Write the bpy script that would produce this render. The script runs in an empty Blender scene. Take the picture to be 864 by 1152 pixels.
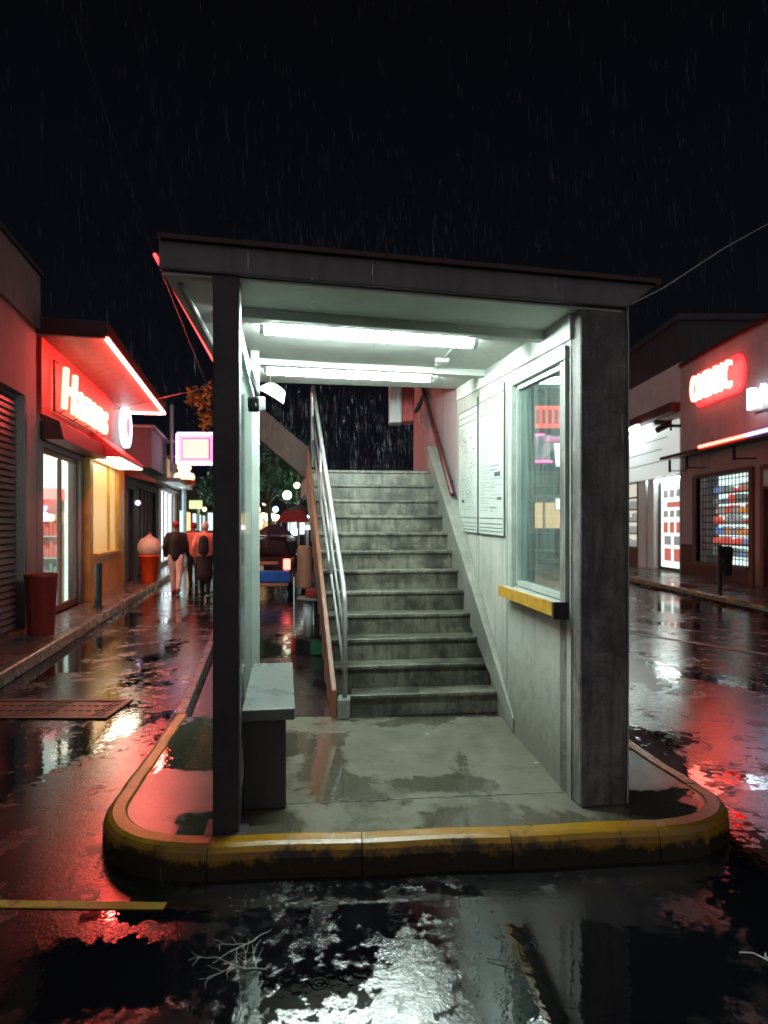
import bpy, bmesh, math, random
from mathutils import Vector, Matrix
random.seed(11)
R = math.radians
scene = bpy.context.scene
col = scene.collection

# ------------------------------------------------------------------ materials
def new_mat(name):
    m = bpy.data.materials.new(name); m.use_nodes = True
    nt = m.node_tree; nt.nodes.clear()
    out = nt.nodes.new('ShaderNodeOutputMaterial')
    return m, nt, out
def N(nt, t, **kw):
    n = nt.nodes.new(t)
    for k, v in kw.items():
        if k.startswith('i_'): n.inputs[k[2:].replace('_', ' ')].default_value = v
        else: setattr(n, k, v)
    return n
def L(nt, a, b): nt.links.new(a, b)
def coords(nt, scale=(1, 1, 1)):
    tc = N(nt, 'ShaderNodeTexCoord'); mp = N(nt, 'ShaderNodeMapping')
    mp.inputs['Scale'].default_value = scale
    L(nt, tc.outputs['Object'], mp.inputs['Vector'])
    return mp.outputs['Vector']
def noise(nt, vec, scale, detail=4, rough=.55, dist=0):
    n = N(nt, 'ShaderNodeTexNoise'); n.inputs['Scale'].default_value = scale
    n.inputs['Detail'].default_value = detail; n.inputs['Roughness'].default_value = rough
    n.inputs['Distortion'].default_value = dist
    L(nt, vec, n.inputs['Vector']); return n.outputs['Fac']
def ramp(nt, fac, stops):
    r = N(nt, 'ShaderNodeValToRGB'); e = r.color_ramp.elements
    while len(e) < len(stops): e.new(.5)
    for s, (p, c) in zip(e, stops):
        s.position = p; s.color = (c, c, c, 1) if not isinstance(c, tuple) else (*c, 1)
    L(nt, fac, r.inputs['Fac']); return r.outputs['Color']
def mixc(nt, fac, a, b, mode='MIX'):
    m = N(nt, 'ShaderNodeMix', data_type='RGBA', blend_type=mode)
    for s, v in ((m.inputs[0], fac), (m.inputs[6], a), (m.inputs[7], b)):
        if isinstance(v, (int, float)): s.default_value = v
        elif isinstance(v, tuple): s.default_value = (*v, 1)
        else: L(nt, v, s)
    return m.outputs[2]
def math_(nt, op, a, b=0.0):
    m = N(nt, 'ShaderNodeMath', operation=op)
    for s, v in ((m.inputs[0], a), (m.inputs[1], b)):
        if isinstance(v, (int, float)): s.default_value = v
        else: L(nt, v, s)
    return m.outputs[0]
def bump(nt, h, strength, dist=.01, prev=None):
    b = N(nt, 'ShaderNodeBump'); b.inputs['Distance'].default_value = dist
    if isinstance(strength, (int, float)): b.inputs['Strength'].default_value = strength
    else: L(nt, strength, b.inputs['Strength'])
    L(nt, h, b.inputs['Height'])
    if prev: L(nt, prev, b.inputs['Normal'])
    return b.outputs['Normal']
def principled(nt, out):
    p = N(nt, 'ShaderNodeBsdfPrincipled'); L(nt, p.outputs[0], out.inputs[0]); return p

def plain(name, c, rough=.5, metal=0, var=.25, scale=6, bmp=.05):
    """painted / plastic / cloth surface with uneven tone, gloss and a slightly uneven face"""
    m, nt, out = new_mat(name); p = principled(nt, out); v = coords(nt)
    n1 = noise(nt, v, scale, 6, .6)
    n2 = noise(nt, v, scale * 9, 3)
    cc = mixc(nt, ramp(nt, n1, [(.3, 0.0), (.7, 1.0)]), tuple(x * (1 - var) for x in c), tuple(min(1, x * (1 + var * .5)) for x in c))
    L(nt, cc, p.inputs['Base Color'])
    r = N(nt, 'ShaderNodeMapRange'); r.inputs['To Min'].default_value = max(.02, rough - .12); r.inputs['To Max'].default_value = min(1, rough + .15)
    L(nt, n2, r.inputs['Value']); L(nt, r.outputs[0], p.inputs['Roughness'])
    p.inputs['Metallic'].default_value = metal
    if bmp: L(nt, bump(nt, n2, bmp, .004), p.inputs['Normal'])
    return m

def glow(name, c, strength, base=(.6, .6, .6)):
    m, nt, out = new_mat(name); p = principled(nt, out)
    p.inputs['Base Color'].default_value = (*base, 1)
    p.inputs['Emission Color'].default_value = (*c, 1); p.inputs['Emission Strength'].default_value = strength
    p.inputs['Roughness'].default_value = .4
    return m

def concrete(name, c, dirt=.6, rough=.75, streak=1.0, grain=.35, low=None):
    """cast concrete / plaster: cloudy tone, vertical run-off streaks, pores, dirt splashed up from the ground"""
    m, nt, out = new_mat(name); p = principled(nt, out)
    v = coords(nt); vs = coords(nt, (7, 7, .55))
    a = noise(nt, v, 1.7, 8, .65, .4); b = noise(nt, v, 11, 6, .7); s = noise(nt, vs, 1.6, 5, .6); pore = noise(nt, v, 130, 2, .5)
    cc = mixc(nt, ramp(nt, a, [(.32, 0.0), (.68, 1.0)]), tuple(x * (1 - .45 * dirt) for x in c), c)
    cc = mixc(nt, math_(nt, 'MULTIPLY', ramp(nt, s, [(.5, 0.0), (.72, 1.0)]), .75 * streak * dirt), cc, tuple(x * .35 for x in c))
    cc = mixc(nt, math_(nt, 'MULTIPLY', ramp(nt, b, [(.52, 0.0), (.7, 1.0)]), .5 * dirt), cc, tuple(x * .5 for x in c))
    cc = mixc(nt, ramp(nt, pore, [(.24, .7), (.36, 0.0)]), cc, tuple(x * .3 for x in c))
    if low:
        g = N(nt, 'ShaderNodeNewGeometry'); sep = N(nt, 'ShaderNodeSeparateXYZ'); L(nt, g.outputs['Position'], sep.inputs[0])
        h = math_(nt, 'ADD', sep.outputs[2], math_(nt, 'MULTIPLY', b, -.55))
        cc = mixc(nt, ramp(nt, h, [(0.0, .85), (low, 0.0)]), cc, tuple(x * .28 for x in (c[0], c[1] * .97, c[2] * .85)))
    L(nt, cc, p.inputs['Base Color'])
    rr = N(nt, 'ShaderNodeMapRange'); rr.inputs['To Min'].default_value = rough - .25; rr.inputs['To Max'].default_value = min(1, rough + .15)
    L(nt, a, rr.inputs['Value']); L(nt, rr.outputs[0], p.inputs['Roughness'])
    n1 = bump(nt, b, grain * .6, .012); n2 = bump(nt, pore, grain, .003, n1); L(nt, n2, p.inputs['Normal'])
    return m

def wet_ground(name, dry, wet, puddle_at=.56, pscale=.8, r_dry=.3, r_wet=.03, grain=.45, gscale=150, stretch=(1, 1, 1), patches=None, blur=.035, dips=(), wave=.10, dw=.16, dull=0):
    """wet paving: rough wet stone that smears the lights, standing water that mirrors them"""
    m, nt, out = new_mat(name); p = principled(nt, out)
    v = coords(nt, stretch); vv = coords(nt)
    a = noise(nt, v, pscale, 7, .62, .6); b = noise(nt, vv, 5.5, 5, .6); g = noise(nt, vv, gscale, 3, .6); g2 = noise(nt, vv, gscale * .35, 4, .6)
    d = noise(nt, vv, 16, 3, .5)
    lvl = math_(nt, 'ADD', a, math_(nt, 'MULTIPLY', math_(nt, 'SUBTRACT', b, .5), .16))
    lvl = math_(nt, 'ADD', lvl, math_(nt, 'MULTIPLY', math_(nt, 'SUBTRACT', d, .5), dw))
    if dips:      # low and high spots of the paving (x, y, rx, ry, depth): water stands in the low ones
        geo = N(nt, 'ShaderNodeNewGeometry')
        for (dx, dy, rx, ry, amp) in dips:
            mp = N(nt, 'ShaderNodeMapping', vector_type='TEXTURE'); mp.inputs['Location'].default_value = (dx, dy, 0); mp.inputs['Scale'].default_value = (rx, ry, 100)
            L(nt, geo.outputs['Position'], mp.inputs['Vector'])
            gr = N(nt, 'ShaderNodeTexGradient', gradient_type='QUADRATIC_SPHERE'); L(nt, mp.outputs[0], gr.inputs[0])
            lvl = math_(nt, 'ADD', lvl, math_(nt, 'MULTIPLY', gr.outputs['Fac'], amp))
    mask = ramp(nt, lvl, [(puddle_at, 0.0), (puddle_at + blur, 1.0)])
    cc = mixc(nt, ramp(nt, b, [(.3, 0.0), (.7, 1.0)]), tuple(x * .55 for x in dry), dry)
    if patches: cc = mixc(nt, ramp(nt, a, [(.38, .8), (.52, 0.0)]), cc, patches)
    cc = mixc(nt, math_(nt, 'MULTIPLY', g, .5), cc, tuple(x * .4 for x in dry))
    cc = mixc(nt, mask, cc, wet)
    L(nt, cc, p.inputs['Base Color'])
    rr = N(nt, 'ShaderNodeMapRange'); rr.inputs['From Min'].default_value = .3; rr.inputs['From Max'].default_value = .7
    rr.inputs['To Min'].default_value = r_dry * .35; rr.inputs['To Max'].default_value = r_dry * 1.75
    L(nt, math_(nt, 'ADD', math_(nt, 'MULTIPLY', b, .5), math_(nt, 'MULTIPLY', noise(nt, vv, 1.9, 4, .6), .5)), rr.inputs['Value'])
    rough_out = rr.outputs[0]
    if dull:     # worn stones that shed the water
        bl = noise(nt, vv, 3.2, 9, .78, .3); bk = ramp(nt, bl, [(.52, 0.0), (.58, 1.0)])
        rough_out = math_(nt, 'ADD', rough_out, math_(nt, 'MULTIPLY', bk, dull))
    ro = mixc(nt, mask, rough_out, (r_wet, r_wet, r_wet)); L(nt, ro, p.inputs['Roughness'])
    inv = math_(nt, 'SUBTRACT', 1.0, mask)
    n0 = bump(nt, noise(nt, vv, 9, 3, .55), math_(nt, 'MULTIPLY', inv, wave), .012)
    n1 = bump(nt, g2, math_(nt, 'MULTIPLY', inv, grain * .8), .004, n0)
    n2 = bump(nt, g, math_(nt, 'MULTIPLY', inv, grain), .003, n1)
    rip = noise(nt, vv, 26, 2, .5)
    vo = N(nt, 'ShaderNodeTexVoronoi'); vo.inputs['Scale'].default_value = 7.5; L(nt, vv, vo.inputs['Vector'])   # drop rings in standing water
    ring = math_(nt, 'MULTIPLY', math_(nt, 'SINE', math_(nt, 'MULTIPLY', vo.outputs['Distance'], 55.0)), ramp(nt, vo.outputs['Distance'], [(.05, 1.0), (.34, 0.0)]))
    n2 = bump(nt, ring, math_(nt, 'MULTIPLY', mask, .025), .006, n2)
    n3 = bump(nt, rip, .05, .01, n2)
    L(nt, n3, p.inputs['Normal'])
    p.inputs['Specular IOR Level'].default_value = .85
    return m

def worn_paint(name, c, under, at=.5, scale=9, rough=.25, low_shade=0):
    m, nt, out = new_mat(name); p = principled(nt, out); v = coords(nt)
    a = noise(nt, v, scale, 8, .72, .3); b = noise(nt, v, 2.3, 5, .6); g = noise(nt, v, 90, 3)
    k = math_(nt, 'ADD', math_(nt, 'MULTIPLY', a, .6), math_(nt, 'MULTIPLY', b, .4))
    if low_shade:   # darker low on the kerb face: its shade put into the paint colour
        sep = N(nt, 'ShaderNodeSeparateXYZ'); L(nt, v, sep.inputs[0]); k = math_(nt, 'ADD', k, math_(nt, 'MULTIPLY', math_(nt, 'SUBTRACT', sep.outputs[2], .105), low_shade))
    cc = mixc(nt, ramp(nt, k, [(at - .03, 0.0), (at + .05, 1.0)]), under, mixc(nt, a, tuple(x * .45 for x in c), c))
    L(nt, cc, p.inputs['Base Color'])
    rr = N(nt, 'ShaderNodeMapRange'); rr.inputs['To Min'].default_value = rough * .5; rr.inputs['To Max'].default_value = rough * 1.7
    L(nt, a, rr.inputs['Value']); L(nt, rr.outputs[0], p.inputs['Roughness'])
    L(nt, bump(nt, g, .3, .004, bump(nt, a, .5, .01)), p.inputs['Normal'])
    return m

def glass(name, tint=(.8, .92, .88), refl=.12, haze=.1, rough=.03, dirt=(.35, .42, .4)):
    m, nt, out = new_mat(name); v = coords(nt, (10, 10, .8)); w = coords(nt)
    tr = N(nt, 'ShaderNodeBsdfTransparent'); tr.inputs[0].default_value = (*tint, 1)
    gl = N(nt, 'ShaderNodeBsdfGlossy'); gl.inputs['Roughness'].default_value = rough
    df = N(nt, 'ShaderNodeBsdfDiffuse'); df.inputs[0].default_value = (*dirt, 1)
    fr = N(nt, 'ShaderNodeFresnel'); fr.inputs[0].default_value = 1.45
    L(nt, bump(nt, noise(nt, v, 3, 3), .02, .003), gl.inputs['Normal'])
    m1 = N(nt, 'ShaderNodeMixShader'); gg = N(nt, 'ShaderNodeNewGeometry'); L(nt, math_(nt, 'MULTIPLY', math_(nt, 'ADD', fr.outputs[0], refl), math_(nt, 'SUBTRACT', 1.0, gg.outputs['Backfacing'])), m1.inputs[0]); L(nt, tr.outputs[0], m1.inputs[1]); L(nt, gl.outputs[0], m1.inputs[2])
    m2 = N(nt, 'ShaderNodeMixShader')
    k = math_(nt, 'MULTIPLY', math_(nt, 'ADD', ramp(nt, noise(nt, v, 2.2, 5), [(.4, .25), (.7, 1.0)]), ramp(nt, noise(nt, w, 60, 3), [(.6, 0.0), (.7, .6)])), haze)
    L(nt, k, m2.inputs[0]); L(nt, m1.outputs[0], m2.inputs[1]); L(nt, df.outputs[0], m2.inputs[2])
    L(nt, m2.outputs[0], out.inputs[0])
    return m

def leaf(name, c1, c2):
    m, nt, out = new_mat(name); p = principled(nt, out); v = coords(nt)
    L(nt, mixc(nt, noise(nt, v, 2.5, 4), c1, c2), p.inputs['Base Color'])
    p.inputs['Roughness'].default_value = .4; 
    return m

M = {}
M['road'] = wet_ground('asphalt', (.016, .0155, .016), (.004, .004, .005), .525, .75, .10, .012, .28, 100, (1, .6, 1), dull=.26, dw=.24, dips=((.85, 2.35, .85, .6, .5), (1.75, 2.6, .9, .9, .35), (-1.05, 2.28, .6, .3, .4), (-.12, 2.15, .55, .6, .05), (-1.75, 3.7, 1.0, 1.6, -.22), (-2.9, 4.6, .9, .9, .25), (3.2, 5.4, 1.3, 1.9, -.25), (2.4, 4.0, .7, .6, .3), (-1.0, 2.66, .5, .12, .3), (-2.2, 8.5, .8, 2.5, -.2), (4.6, 9.5, 2, 3, -.1)))
M['slab'] = wet_ground('island_concrete', (.225, .215, .165), (.065, .06, .042), .50, .6, .17, .035, .4, 110, patches=(.14, .132, .10), blur=.04, dw=.05, dips=((.3, 3.62, .55, .22, .25), (-.35, 3.95, .25, .8, .3), (-.75, 3.1, .5, .3, .3), (.6, 4.5, .4, .3, -.1), (-1.2, 4.3, .3, .8, .25), (1.4, 3.3, .3, .4, .25)))
M['paving'] = wet_ground('rear_paving', (.07, .055, .052), (.02, .016, .016), .5, .9, .22, .05, .45, 100)
M['sidewalk'] = wet_ground('sidewalk', (.15, .125, .105), (.05, .042, .036), .54, .9, .24, .06, .35, 90)
M['kerb_y'] = worn_paint('worn_yellow_kerb', (.40, .20, .014), (.035, .024, .012), .48, 8, .12, 2.2)  # random wear, plus shade painted into the lower face
M['kerb_g'] = worn_paint('worn_grey_kerb', (.20, .17, .15), (.08, .07, .065), .45, 5, .25)
M['line_y'] = worn_paint('worn_yellow_line', (.5, .33, .04), (.05, .045, .035), .44, 12, .3)
M['line_w'] = worn_paint('worn_pale_line', (.3, .29, .28), (.05, .045, .045), .48, 10, .3)
M['iron'] = worn_paint('rusty_iron', (.16, .07, .04), (.06, .045, .04), .5, 12, .35)
M['wall_c'] = concrete('painted_concrete_wall', (.50, .51, .46), .75, .7, .8, .5, low=.5)
M['wall_pink'] = concrete('pink_plaster', (.36, .30, .30), .5, .75, .7, .25)
M['fascia'] = concrete('roof_fascia', (.20, .19, .195), .8, .6, 1.0, .3)
M['ceiling'] = concrete('painted_ceiling', (.66, .68, .63), .6, .55, .25, .2)
def mottled(name, light, dark, rough):
    m, nt, out = new_mat(name); p = principled(nt, out); v = coords(nt); vs = coords(nt, (9, 9, 1.0))
    a = noise(nt, v, 5.5, 9, .72, .5); b = noise(nt, v, 1.8, 5, .6); g = noise(nt, v, 110, 3, .6); st = noise(nt, vs, 2.4, 5, .65)
    k = math_(nt, 'ADD', math_(nt, 'MULTIPLY', a, .55), math_(nt, 'MULTIPLY', b, .45))
    cc = mixc(nt, ramp(nt, k, [(.43, 0.0), (.56, 1.0)]), dark, light)
    cc = mixc(nt, ramp(nt, st, [(.45, 0.0), (.66, .75)]), cc, tuple(x * .6 for x in dark))
    cc = mixc(nt, ramp(nt, g, [(.3, .7), (.45, 0.0)]), cc, tuple(x * .6 for x in dark))
    L(nt, cc, p.inputs['Base Color'])
    rr = N(nt, 'ShaderNodeMapRange'); rr.inputs['To Min'].default_value = rough * .4; rr.inputs['To Max'].default_value = rough * 1.6
    L(nt, a, rr.inputs['Value']); L(nt, rr.outputs[0], p.inputs['Roughness'])
    L(nt, bump(nt, g, .5, .004, bump(nt, a, .4, .015)), p.inputs['Normal'])
    return m
M['stair'] = mottled('stair_concrete', (.165, .158, .122), (.036, .034, .027), .34)
M['pillar_c'] = mottled('pillar_concrete', (.25, .24, .225), (.10, .095, .09), .6)
M['stringer'] = concrete('stringer_concrete', (.25, .245, .215), 1.0, .6, .7, .4)
M['rust'] = worn_paint('rust_brown_steel', (.27, .10, .05), (.16, .07, .04), .42, 6, .4)
M['rustdark'] = worn_paint('dark_brown_steel', (.085, .026, .018), (.045, .018, .013), .45, 5, .5)
M['galv'] = plain('galvanised_tube', (.42, .42, .42), .46, .5, .25, 9)
M['dkmetal'] = plain('dark_painted_steel', (.055, .05, .053), .42, .2, .3, 8, .08)
M['alu'] = plain('pale_aluminium_frame', (.5, .56, .52), .4, .3, .2, 5)
M['frame'] = plain('painted_window_frame', (.42, .46, .42), .45, 0, .3, 8)
M['bench_top'] = concrete('bench_slab', (.19, .215, .205), 1.0, .35, .1, .3)
M['bench_dk'] = concrete('bench_base', (.075, .072, .075), .7, .6, .8, .3)
M['white'] = plain('white_painted_sheet', (.72, .74, .72), .5, 0, .1, 4)
M['paper'] = plain('printed_paper', (.50, .54, .50), .55, 0, .08, 3)
M['ink'] = plain('grey_ink', (.07, .08, .08), .6)
M['inkl'] = plain('faint_ink', (.27, .30, .29), .6)
M['black'] = plain('black_plastic', (.018, .018, .02), .4, 0, .3, 10)
M['cable'] = plain('cable_sheath', (.05, .05, .05), .4)
M['cable_p'] = plain('pale_cable', (.5, .48, .45), .4)
M['yellow_wood'] = plain('yellow_painted_edge', (.55, .30, .03), .45, 0, .35, 14, .1)
M['tube'] = glow('fluorescent_tube', (.82, 1.0, .93), 150)
M['tube_fill'] = glow('entrance_fill', (.85, 1.0, .95), 22)  # for the fill lamp added in the pale shop entrance
M['neon_red'] = glow('red_neon', (1.0, .06, .04), 9)
M['neon_edge'] = glow('red_neon_core', (1.0, .09, .07), 85)
M['sign_red'] = plain('red_sign_panel', (.62, .05, .035), .45, 0, .12, 2)
M['letters_w'] = glow('warm_white_letters', (1.0, .60, .38), 1.15)
M['plaster_l'] = concrete('shutter_house_plaster', (.27, .235, .23), .6, .8, .7, .3, low=.9)
M['plaster_r'] = concrete('corner_shop_plaster', (.42, .36, .355), .5, .8, .6, .3, low=.7)
M['plaster_w'] = concrete('pale_shop_plaster', (.55, .52, .51), .4, .8, .5, .2, low=.7)
M['dark_wall'] = concrete('dark_wall', (.045, .042, .05), .6, .8, .6, .3)
M['grey_wall'] = concrete('grey_wall', (.22, .2, .215), .4, .8, .5, .2)
M['shutter'] = plain('ribbed_shutter_metal', (.15, .135, .135), .45, .5, .3, 3)
M['cream'] = glow('lit_cream_blind', (1.0, .58, .20), .26, (.5, .34, .14))
M['yellow_wall'] = plain('ochre_kiosk_paint', (.5, .30, .06), .5, 0, .25, 3)
M['red_awn'] = plain('red_awning_sheet', (.45, .035, .03), .4, 0, .2, 3)
M['maroon'] = plain('maroon_paint', (.075, .012, .012), .5, 0, .3, 4)
M['brown'] = plain('brown_paint', (.14, .05, .035), .5, 0, .3, 4)
M['shop_white'] = glow('lit_shop_interior', (.86, 1.0, .93), .85, (.7, .75, .72))
M['shop_dim'] = glow('dim_lit_interior', (.72, 1.0, .95), .8, (.5, .6, .58))
M['lightbox'] = glow('lit_white_box', (.80, .93, 1.0), 1.8)
M['glass_win'] = glass('dirty_window_glass', (.80, .90, .88), .03, .30, .03, (.30, .38, .36))
M['glass_side'] = glass('rain_wet_side_glass', (.66, .80, .75), .02, .28, .06, (.30, .40, .37))
M['glass_shop'] = glass('shop_glass', (.9, .96, .94), .02, .04)
M['carpaint'] = plain('dark_car_paint', (.028, .007, .009), .16, .2, .1, 4, 0)
M['carglass'] = plain('dark_car_glass', (.008, .008, .01), .05, 0, .1, 4, 0)
M['carblue'] = plain('blue_bumper', (.03, .2, .8), .25, 0, .15, 4, 0)
M['tan'] = plain('tan_trim', (.45, .28, .18), .4, 0, .15, 4, 0)
M['taillight'] = glow('tail_light', (1.0, .10, .07), 4)
M['rubber'] = plain('tyre_rubber', (.02, .02, .02), .7)
M['bin_red'] = plain('dark_red_bin', (.22, .022, .018), .38, 0, .25, 6)
M['orange'] = plain('orange_plastic', (.85, .11, .02), .35, 0, .12, 5)
M['swirl'] = plain('cream_dome', (.55, .50, .45), .5, 0, .25, 9, .2)
M['skin'] = plain('skin', (.36, .2, .14), .5)
M['cloth_black'] = plain('black_cloth', (.014, .013, .017), .85, 0, .3, 12, .3)
M['cloth_pink'] = plain('salmon_cloth', (.72, .25, .2), .8, 0, .2, 9, .3)
M['cloth_pale'] = plain('pale_pink_cloth', (.8, .64, .6), .8, 0, .2, 9, .3)
M['cloth_navy'] = plain('navy_cloth', (.02, .022, .04), .85, 0, .3, 9, .3)
M['cap_red'] = plain('red_cloth', (.28, .02, .03), .8)
M['cap_white'] = plain('white_cloth', (.8, .8, .8), .7)
M['hair'] = plain('dark_hair', (.02, .013, .01), .5)
M['shoe_red'] = plain('red_shoe', (.4, .03, .03), .5)
M['bark'] = concrete('bark', (.09, .07, .05), .8, .85, 1.4, .6)
M['leaf_g'] = leaf('green_leaves', (.02, .09, .05), (.06, .19, .09))
M['leaf_y'] = leaf('yellow_leaves', (.33, .30, .04), (.16, .15, .03))
M['pole_blue'] = plain('pale_blue_post', (.35, .45, .48), .4, .2, .2, 6)
M['lamp_glow'] = glow('lamp_flame', (1.0, .62, .36), 1.5)
M['tree_lamp'] = glow('cream_lamp', (1.0, .90, .58), 5)
M['warm'] = glow('warm_lamp', (1.0, .60, .25), 14)
M['blue_l'] = glow('blue_lamp', (.15, .3, 1.0), 10)
M['cool_l'] = glow('cool_lamp', (.70, 1.0, .95), 22)
M['pink_neon'] = glow('pink_neon', (1.0, .10, .34), 3)
M['white_neon'] = glow('white_neon', (.90, .62, 1.0), 2.0)
M['orange_lit'] = glow('lit_orange_front', (1.0, .55, .25), .9)
M['redbox'] = glow('lit_red_box', (1.0, .06, .05), 1.6)
M['sign_face'] = glow('lit_sign_face', (1.0, .84, .66), .6)
M['blue_neon'] = glow('violet_neon', (.35, .3, 1.0), 4)
M['cardboard'] = plain('terracotta_roll', (.42, .18, .11), .6, 0, .2, 8)
M['green_g'] = plain('green_crate', (.03, .22, .10), .5)
M['twig'] = plain('bleached_twig', (.5, .5, .47), .6)
M['goods_a'] = glow('goods_orange', (.9, .35, .1), .35, (.5, .25, .1))
M['goods_b'] = glow('goods_blue', (.25, .4, .8), .3, (.2, .25, .5))
M['goods_c'] = glow('goods_red', (.9, .15, .12), .35, (.5, .12, .1))
M['goods_d'] = glow('goods_dark', (.25, .3, .28), .25, (.2, .25, .22))
M['pic_red'] = glow('printed_red_picture', (.9, .25, .2), .32, (.5, .15, .12))
M['pic_dark'] = glow('printed_grey_picture', (.55, .58, .55), .25, (.3, .3, .28))

def rain_mat():
    m, nt, out = new_mat('falling_rain')
    t = N(nt, 'ShaderNodeBsdfTransparent'); d = N(nt, 'ShaderNodeBsdfDiffuse'); d.inputs[0].default_value = (.8, .86, .9, 1)
    tl = N(nt, 'ShaderNodeBsdfTranslucent'); tl.inputs[0].default_value = (.8, .86, .9, 1)
    a = N(nt, 'ShaderNodeMixShader'); a.inputs[0].default_value = .5; L(nt, d.outputs[0], a.inputs[1]); L(nt, tl.outputs[0], a.inputs[2])
    b = N(nt, 'ShaderNodeMixShader'); b.inputs[0].default_value = .25; L(nt, t.outputs[0], b.inputs[1]); L(nt, a.outputs[0], b.inputs[2])
    L(nt, b.outputs[0], out.inputs[0]); return m
M['rain'] = rain_mat()

# ------------------------------------------------------------------ mesh helper
WLOC = {}
class MB:
    def __init__(s, T=None): s.v = []; s.f = []; s.T = T
    def add(s, vs, fs):
        o = len(s.v)
        for p in vs:
            p = Vector(p); s.v.append(s.T @ p if s.T else p)
        s.f += [tuple(o + i for i in f) for f in fs]
        return s
    def hexa(s, p):   # 4 bottom, 4 top, same order
        return s.add(p, [(3, 2, 1, 0), (4, 5, 6, 7), (0, 1, 5, 4), (1, 2, 6, 5), (2, 3, 7, 6), (3, 0, 4, 7)])
    def box(s, x0, x1, y0, y1, z0, z1):
        return s.hexa([(x0, y0, z0), (x1, y0, z0), (x1, y1, z0), (x0, y1, z0), (x0, y0, z1), (x1, y0, z1), (x1, y1, z1), (x0, y1, z1)])
    def prism(s, pts, z0, z1):
        n = len(pts)
        return s.add([(x, y, z0) for x, y in pts] + [(x, y, z1) for x, y in pts],
                     [tuple(reversed(range(n))), tuple(range(n, 2 * n))] + [(i, (i + 1) % n, n + (i + 1) % n, n + i) for i in range(n)])
    def extrude(s, pts, d):
        n = len(pts); d = Vector(d)
        return s.add([Vector(p) for p in pts] + [Vector(p) + d for p in pts],
                     [tuple(reversed(range(n))), tuple(range(n, 2 * n))] + [(i, (i + 1) % n, n + (i + 1) % n, n + i) for i in range(n)])
    def tube(s, pts, r, n=8, r1=None):
        pts = [Vector(p) for p in pts]; k = len(pts); r1 = r if r1 is None else r1
        vs = []; fs = []
        up = Vector((0, 0, 1)); prev = None
        for i, p in enumerate(pts):
            d = (pts[min(i + 1, k - 1)] - pts[max(i - 1, 0)]).normalized()
            a = prev if prev is not None else (up if abs(d.z) < .95 else Vector((1, 0, 0)))
            x = (a - d * a.dot(d)).normalized(); prev = x; y = d.cross(x)
            rr = r + (r1 - r) * i / max(1, k - 1)
            for j in range(n):
                t = 2 * math.pi * j / n; vs.append(p + x * math.cos(t) * rr + y * math.sin(t) * rr)
        for i in range(k - 1):
            for j in range(n):
                fs.append((i * n + j, i * n + (j + 1) % n, (i + 1) * n + (j + 1) % n, (i + 1) * n + j))
        fs.append(tuple(reversed(range(n)))); fs.append(tuple(range((k - 1) * n, k * n)))
        return s.add(vs, fs)
    def lathe(s, prof, c=(0, 0, 0), n=24):
        k = len(prof); vs = []; fs = []
        for r, z in prof:
            for j in range(n):
                t = 2 * math.pi * j / n; vs.append((c[0] + r * math.cos(t), c[1] + r * math.sin(t), c[2] + z))
        for i in range(k - 1):
            for j in range(n): fs.append((i * n + j, i * n + (j + 1) % n, (i + 1) * n + (j + 1) % n, (i + 1) * n + j))
        fs.append(tuple(reversed(range(n)))); fs.append(tuple(range((k - 1) * n, k * n)))
        return s.add(vs, fs)
    def ball(s, c, r, n=14, m=9):
        rx, ry, rz = (r, r, r) if isinstance(r, (int, float)) else r
        vs = [(c[0], c[1], c[2] - rz)]
        for i in range(1, m):
            t = math.pi * i / m
            for j in range(n):
                a = 2 * math.pi * j / n
                vs.append((c[0] + rx * math.sin(t) * math.cos(a), c[1] + ry * math.sin(t) * math.sin(a), c[2] - rz * math.cos(t)))
        vs.append((c[0], c[1], c[2] + rz)); fs = []
        for j in range(n): fs.append((0, 1 + (j + 1) % n, 1 + j))
        for i in range(m - 2):
            for j in range(n): fs.append((1 + i * n + j, 1 + i * n + (j + 1) % n, 1 + (i + 1) * n + (j + 1) % n, 1 + (i + 1) * n + j))
        b = 1 + (m - 2) * n
        for j in range(n): fs.append((b + j, b + (j + 1) % n, len(vs) - 1))
        return s.add(vs, fs)
    def limb(s, pts, rad, n=12):
        for i in range(len(pts) - 1):
            s.tube([pts[i], pts[i + 1]], rad[i], n, rad[i + 1])
        for p, r in zip(pts, rad): s.ball(p, r * .99, n, 8)
        return s
    def holes(s, y0, y1, z0, z1, hs, x0, x1):
        """wall y0..y1 / z0..z1 of depth x0..x1 with rectangular openings (ya, yb, za, zb)"""
        ys = sorted({y0, y1, *[h[0] for h in hs], *[h[1] for h in hs]}); ys = [y for y in ys if y0 <= y <= y1]
        for a, b in zip(ys, ys[1:]):
            m = (a + b) / 2; cut = sorted((h[2], h[3]) for h in hs if h[0] < m < h[1]); z = z0
            for za, zb in cut:
                if za > z: s.box(x0, x1, a, b, z, za)
                z = max(z, zb)
            if z < z1: s.box(x0, x1, a, b, z, z1)
        return s
    def build(s, name, mat, parent=None, bevel=0, smooth=False, remesh=0, stuff=False, merge=False, seg=2):
        if parent is None:
            xs = [p.x for p in s.v]; ys = [p.y for p in s.v]; zs = [p.z for p in s.v]
            loc = Vector(((min(xs) + max(xs)) / 2, (min(ys) + max(ys)) / 2, min(zs)))
        else: loc = WLOC[parent]
        me = bpy.data.meshes.new(name)
        me.from_pydata([tuple(p - loc) for p in s.v], [], s.f)
        bm = bmesh.new(); bm.from_mesh(me)
        if merge: bmesh.ops.remove_doubles(bm, verts=bm.verts, dist=.0005)
        bmesh.ops.recalc_face_normals(bm, faces=bm.faces); bm.to_mesh(me); bm.free()
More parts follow.
